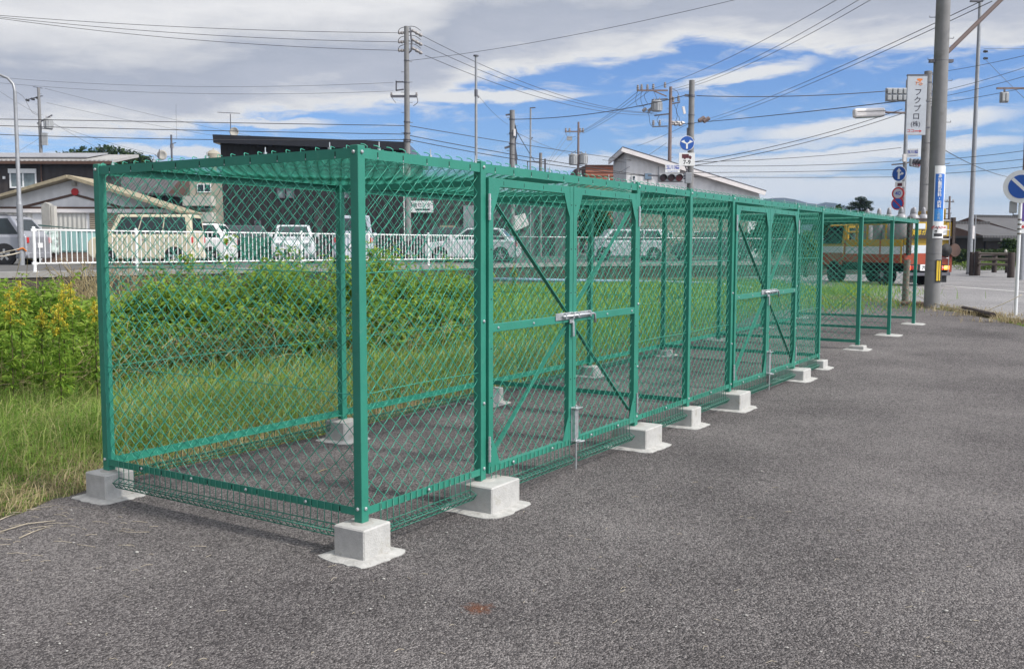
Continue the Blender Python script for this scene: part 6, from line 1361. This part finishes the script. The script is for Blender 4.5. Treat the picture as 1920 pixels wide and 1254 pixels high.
# ---- tall grass clump, goldenrods, single weeds
c = gp(100, 742); xy = np.stack([c.x+RNG.normal(0, .13, 420), c.y+RNG.normal(0, .12, 420)], 1)
tag(blades('grass_clump', xy, RNG.uniform(.35, .78, 420), RNG.uniform(.007, .013, 420), 'grass_far', .5, droop=.9), 'tall arching grass clump below the goldenrods at the left edge', 'grass clump')
def goldenrod(label, px, pytop, Y, k=1.0, n=9):
    top = at(px, pytop, Y); b = Vector((top.x+random.uniform(-.05, .05), Y, gz(Y))); H = top.z-b.z
    t = thing('goldenrod', label, 'flower', b, random.uniform(0, 6), 'goldenrods')
    MB().tube([(0, 0, 0), (.01, 0, H*.6), (0, 0, H)], [.006, .005, .002], 5).build('stem', 'stalk', t)
    P, a_, s_ = [], [], []; br = MB()
    for i in range(n):
        f = i/(n-1); z = H-.27*k*(1-f); L = .12*k*(1-f)**.7+.012; a = i*2.4
        for j in range(int(18+44*L/.1)):
            u = random.random(); r = L*u; zz = z+.05*math.sin(u*2.4)*k-.05*u*u*k
            P.append((r*math.cos(a)+random.gauss(0, .006), r*math.sin(a)+random.gauss(0, .006), zz+random.gauss(0, .008))); 
    P = np.array(P); m = len(P); V, T = leaves_arr(P, RNG.uniform(0, 6.28, m), RNG.normal(.5, .6, m), RNG.uniform(.012, .030, m), RNG.uniform(.008, .016, m))
    tri_mesh('plume', V, T, 'plume', t)
    m = 190; f = RNG.uniform(.2, .88, m); P = np.stack([RNG.normal(0, .01, m), RNG.normal(0, .01, m), f*H], 1); V, T = leaves_arr(P, RNG.uniform(0, 6.28, m), RNG.normal(.1, .35, m), RNG.uniform(.07, .14, m), RNG.uniform(.014, .028, m)); tri_mesh('leaves', V, T, 'leaf', t)
for lab, px, py, Y, k in (('yellow goldenrod at the far left edge, lowest of the left pair', 14, 553, 8.6, 1.0), ('tall narrow goldenrod, second from the left edge', 44, 534, 9.2, .9), ('brightest broad goldenrod plume below the white railing post', 112, 540, 8.7, 1.15), ('goldenrod just right of the brightest plume', 132, 537, 9.6, .9), ('short drooping goldenrod under the brightest plume', 104, 580, 8.4, .85), ('small goldenrod low between the two tall plumes', 72, 585, 8.8, .7), ('goldenrod pressed against the left cage post', 176, 570, 8.9, .6), ('faint distant goldenrod behind the near corner post', 728, 491, 16.5, .8), ('distant goldenrod in front of the railing, right of the concrete pole', 846, 494, 17, .8), ('distant goldenrod over the thicket in front of the beige car', 356, 478, 15, 1.0), ('distant goldenrod left of the first gate brace', 966, 497, 24, 1.2)): goldenrod(lab, px, py, Y, k)
# ---- trees
def crown_leaves(c, lumps, n, size, mats, parent, name='crown'):
    P = []
    wts = np.array([a*b*d for (_, _, _, a, b, d) in lumps]); wts = wts/wts.sum()
    for (x, y, z, a, b, d), k in zip(lumps, (wts*n).astype(int)):
        v = RNG.normal(0, 1, (k, 3)); v /= np.linalg.norm(v, axis=1)[:, None]; r = RNG.power(2.2, k)[:, None]; v = v*r
        P.append(np.array([x, y, z])+v*np.array([a, b, d]))
    P = np.concatenate(P); m = len(P); V, T = leaves_arr(P, RNG.uniform(0, 6.28, m), RNG.normal(0, .6, m), RNG.uniform(.6, 1.3, m)*size, RNG.uniform(.4, .8, m)*size)
    return tri_mesh(name, V, T, mats, parent)
def tree(label, px, Y, pytop, wpx, m='tree_leaf', n=2600, size=.35, base=.3, pybot=None, name='tree', group=None):
    top = at(px, pytop, Y); H = top.z-base; R_ = wpx/2/FPX*Y; t = thing(name, label, 'tree', (top.x, Y, base), 0, group)
    zb = (at(px, pybot, Y).z-base) if pybot else H*.25
    tr = MB().tube([(0, 0, -.2), (.05, 0, H*.3), (0, .05, H*.7)], [.07+H*.02, .05+H*.014, .04], 8)
    for k in range(6):
        a = k*1.05; z = zb+(H-zb)*(.15+.1*k); tr.tube([(0, 0, z*.8), (R_*.35*math.cos(a), R_*.35*math.sin(a), z), (R_*.7*math.cos(a), R_*.7*math.sin(a), z+H*.06)], [.06, .04, .015], 5)
    tr.build('trunk', 'bark', t, smooth=True)
    L = []
    for k in range(11):
        a = RNG.uniform(0, 6.28); f = RNG.uniform(0, 1); r = R_*(.62 if f < .6 else .35); L.append((r*math.cos(a), r*math.sin(a)*.8, zb+(H-zb)*(.18+.62*f), R_*RNG.uniform(.3, .5), R_*RNG.uniform(.3, .5), (H-zb)*RNG.uniform(.14, .24)))
    L.append((0, 0, zb+(H-zb)*.62, R_*.6, R_*.6, (H-zb)*.36)); crown_leaves(t, L, n, size, m, t)
tree('round dark tree behind the cab of the gas truck', 1548, 46, 405, 62, n=3000, size=.3)
tree('broad green tree seen through the second gate of the cage', 1452, 55, 398, 110, n=3500, size=.38)
tree('low green bush behind the narrow panel of the cage', 1512, 40, 432, 60, 'tree_light', n=2500, size=.22)
tree('pale green tree between the roofs at the far right', 1838, 100, 408, 34, 'tree_light', n=1800, size=.5)
tree('dark shrub beside the traditional house at the right edge', 1896, 70, 448, 44, n=1800, size=.3)
tree('small dark tree on the skyline left of the pine', 1572, 140, 383, 42, n=1400, size=.6)
tree('dark leafy tree behind the first gate, left of the white estate car', 1116, 56, 382, 84, n=4200, size=.3, base=ZP)
# pine
Y = 88; top = at(1614, 367, Y); H = top.z-.3; t = thing('pine_tree', 'dark pine with flat layered crown on the skyline above the open cage bays', 'tree', (top.x, Y, .3))
MB().tube([(0, 0, 0), (.15, 0, H*.4), (-.1, 0, H*.7), (.05, 0, H*.97)], [.22, .17, .12, .04], 8).build('trunk', 'bark', t, smooth=True)
crown_leaves(t, [(0, 0, H-.32, .55, .5, .26), (.5, 0, H-.62, .65, .6, .22), (-.45, .1, H-.72, .6, .6, .2), (.1, 0, H-.95, .9, .8, .2), (-.85, 0, H-1.12, .55, .5, .2), (.75, .1, H-1.2, .6, .5, .2), (0, -.1, H-1.5, .8, .7, .22), (-.6, 0, H-1.75, .5, .5, .2)], 5200, .13, 'pine_leaf', t)
# hedge along the right-hand houses
n = 9000; a, b = at(1796, 480, 62), at(1912, 480, 62); P = np.stack([RNG.uniform(a.x-.3, b.x+2, n), 62+RNG.uniform(0, 1.0, n), .3+RNG.power(1.8, n)*1.05*(1+.08*np.sin(RNG.uniform(0, 40, n)))], 1)
V, T = leaves_arr(P, RNG.uniform(0, 6.28, n), RNG.normal(.2, .6, n), RNG.uniform(.08, .2, n), RNG.uniform(.05, .12, n)); tag(tri_mesh('hedge', V, T, 'tree_leaf'), 'clipped green hedge in front of the traditional houses', 'hedge')
n = 2500; a = gp(1868, 508); P = np.stack([a.x+RNG.normal(.2, .8, n), a.y+1.6+RNG.normal(0, .4, n), .3+RNG.power(1.2, n)*.45], 1); V, T = leaves_arr(P, RNG.uniform(0, 6.28, n), RNG.normal(.3, .6, n), RNG.uniform(.06, .16, n), RNG.uniform(.03, .08, n)); tag(tri_mesh('low_shrub', V, T, 'tree_light'), 'low light green shrub behind the dark wooden rail', 'shrub')
# wooded knoll at the left, far hills at the right
Y = 170; L = []
for px, py, wv in ((135, 290, 30), (160, 284, 34), (185, 281, 36), (210, 281, 36), (235, 287, 32), (255, 294, 30), (275, 302, 26), (120, 297, 25)):
    q = at(px, py-7, Y); r = wv/FPX*Y; L.append((q.x, Y+RNG.uniform(-2, 2), q.z-r*.8, r, r, r*.8)); L.append((q.x, Y+2, q.z-r*2.2, r*1.3, r, r*1.5))
kn = crown_leaves(None, L, 30000, .75, 'tree_leaf', None, 'distant_wood'); tag(kn, 'dark wooded knoll rising behind the dark house roof', 'wood', kind='stuff')
M['far_hill'] = mat('hazy_hill_forest', (.035, .052, .055), .95, var=.3, scale=.02)  # forest green with the blue of distance haze mixed into the colour
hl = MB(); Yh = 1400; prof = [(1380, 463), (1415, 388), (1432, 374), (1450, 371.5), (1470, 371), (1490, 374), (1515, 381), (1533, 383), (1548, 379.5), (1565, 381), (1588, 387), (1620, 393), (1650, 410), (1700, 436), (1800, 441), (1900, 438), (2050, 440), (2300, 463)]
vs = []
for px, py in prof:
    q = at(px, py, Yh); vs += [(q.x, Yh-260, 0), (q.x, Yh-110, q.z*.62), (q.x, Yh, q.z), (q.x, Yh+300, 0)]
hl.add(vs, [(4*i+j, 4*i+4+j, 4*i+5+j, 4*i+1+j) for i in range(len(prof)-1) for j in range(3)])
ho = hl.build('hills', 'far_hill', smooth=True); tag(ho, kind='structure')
# ---- litter: straw, stones
st = MB()
for i in range(42):
    px, py = RNG.choice([RNG.uniform(-20, 170), RNG.uniform(0, 420)]), 955+abs(RNG.normal(0, 60)); c = gp(px, min(py, 1240)); a = RNG.uniform(-.5, .7)+RNG.choice([0, 3.14]); L = RNG.uniform(.02, .12); d = Vector((math.cos(a), math.sin(a), 0))*L; z = Vector((0, 0, .004)); b = Vector((-d.y, d.x, 0))*RNG.normal(0, .06)
    st.tube([c+z, c+d*.5+b+z*2, c+d+z], .0014, 4, cap=False)
for i in range(90):
    c = gp(RNG.uniform(0, 1900), RNG.uniform(900, 1250)); a = RNG.uniform(0, 6.28); L = RNG.uniform(.012, .045); d = Vector((math.cos(a), math.sin(a), 0))*L; st.tube([c+Vector((0, 0, .003)), c+d*.6+Vector((-d.y*.2, d.x*.2, .006)), c+d+Vector((0, 0, .003))], .0012, 4, cap=False)
tag(st.build('straw_litter', 'straw'), 'scattered bits of dry straw on the asphalt', 'straw', kind='stuff')
for lab, q in (('longest pale dry stalk lying on the asphalt at the left edge', ((-6, 1000), (50, 985), (104, 977))), ('short pale dry stalk nearest the lens at the left edge', ((36, 1010), (60, 1001), (86, 990))), ('dry stalk lying along the grass edge above the longest stalk', ((-5, 978), (10, 973), (28, 964)))):
    P = [gp(*x)+Vector((0, 0, .005+.006*(i == 1))) for i, x in enumerate(q)]; tag(MB().tube(P, [.0035, .003, .002], 6).build('dry_stalk', 'straw', smooth=True), lab, 'stalk', 'dry stalks')
tw_ = gp(604, 884); tag(MB().tube([tw_+Vector((-.03, -.05, .004)), tw_+Vector((0, 0, .01)), tw_+Vector((.015, .05, .006)), tw_+Vector((.03, .09, .004))], [.003, .003, .002, .001], 5).build('bare_twig', 'dry', smooth=True), 'small pale bare twig on the asphalt inside the cage', 'twig')
V, T = [], []
ico = [(0, 0, 1), (.9, 0, .3), (.28, .85, .35), (-.72, .53, .3), (-.72, -.53, .3), (.28, -.85, .35), (.5, .3, -.5), (-.5, .2, -.5), (0, -.5, -.5)]
fc = [(0, 1, 2), (0, 2, 3), (0, 3, 4), (0, 4, 5), (0, 5, 1), (1, 6, 2), (2, 7, 3), (3, 7, 4), (4, 8, 5), (5, 8, 1), (1, 8, 6), (6, 7, 2), (7, 8, 4)]
for i in range(420):
    c = gp(RNG.uniform(0, 1900), 640+RNG.power(1.1)*600); s = RNG.uniform(.0025, .0065)*(1+(RNG.random() < .06)*.8); o = len(V); a = RNG.uniform(0, 6.28)
    if c.y > 14: continue
    for x, y, z in ico: V.append((c.x+s*1.4*(x*math.cos(a)-y*math.sin(a)), c.y+s*(x*math.sin(a)+y*math.cos(a)), c.z+s*.5+s*.7*z))
    T += [tuple(o+k for k in f) for f in fc]
M['stone'] = mat('pale_stone', (.36, .35, .33), .9, var=.4, scale=3)
tag(tri_mesh('gravel', V, T, 'stone'), 'loose pale grains of gravel scattered on the asphalt', 'gravel', kind='stuff')

# ---- the air itself: faint blue haze over the far hills
hz_ = MB().box(-1500, -40, -1.5, 1500, 1850, 95)
hm = bpy.data.materials.new('haze_air'); hm.use_nodes = True; hn = hm.node_tree; hn.nodes.remove(hn.nodes['Principled BSDF'])
pv = hn.nodes.new('ShaderNodeVolumePrincipled'); pv.inputs['Color'].default_value = (.42, .62, 1.0, 1); pv.inputs['Density'].default_value = 0.0002; pv.inputs['Anisotropy'].default_value = .2
hn.links.new(pv.outputs[0], hn.nodes['Material Output'].inputs['Volume']); M['haze'] = hm
tag(hz_.build('haze', 'haze'), 'thin pale blue haze in the air', 'haze', kind='stuff')
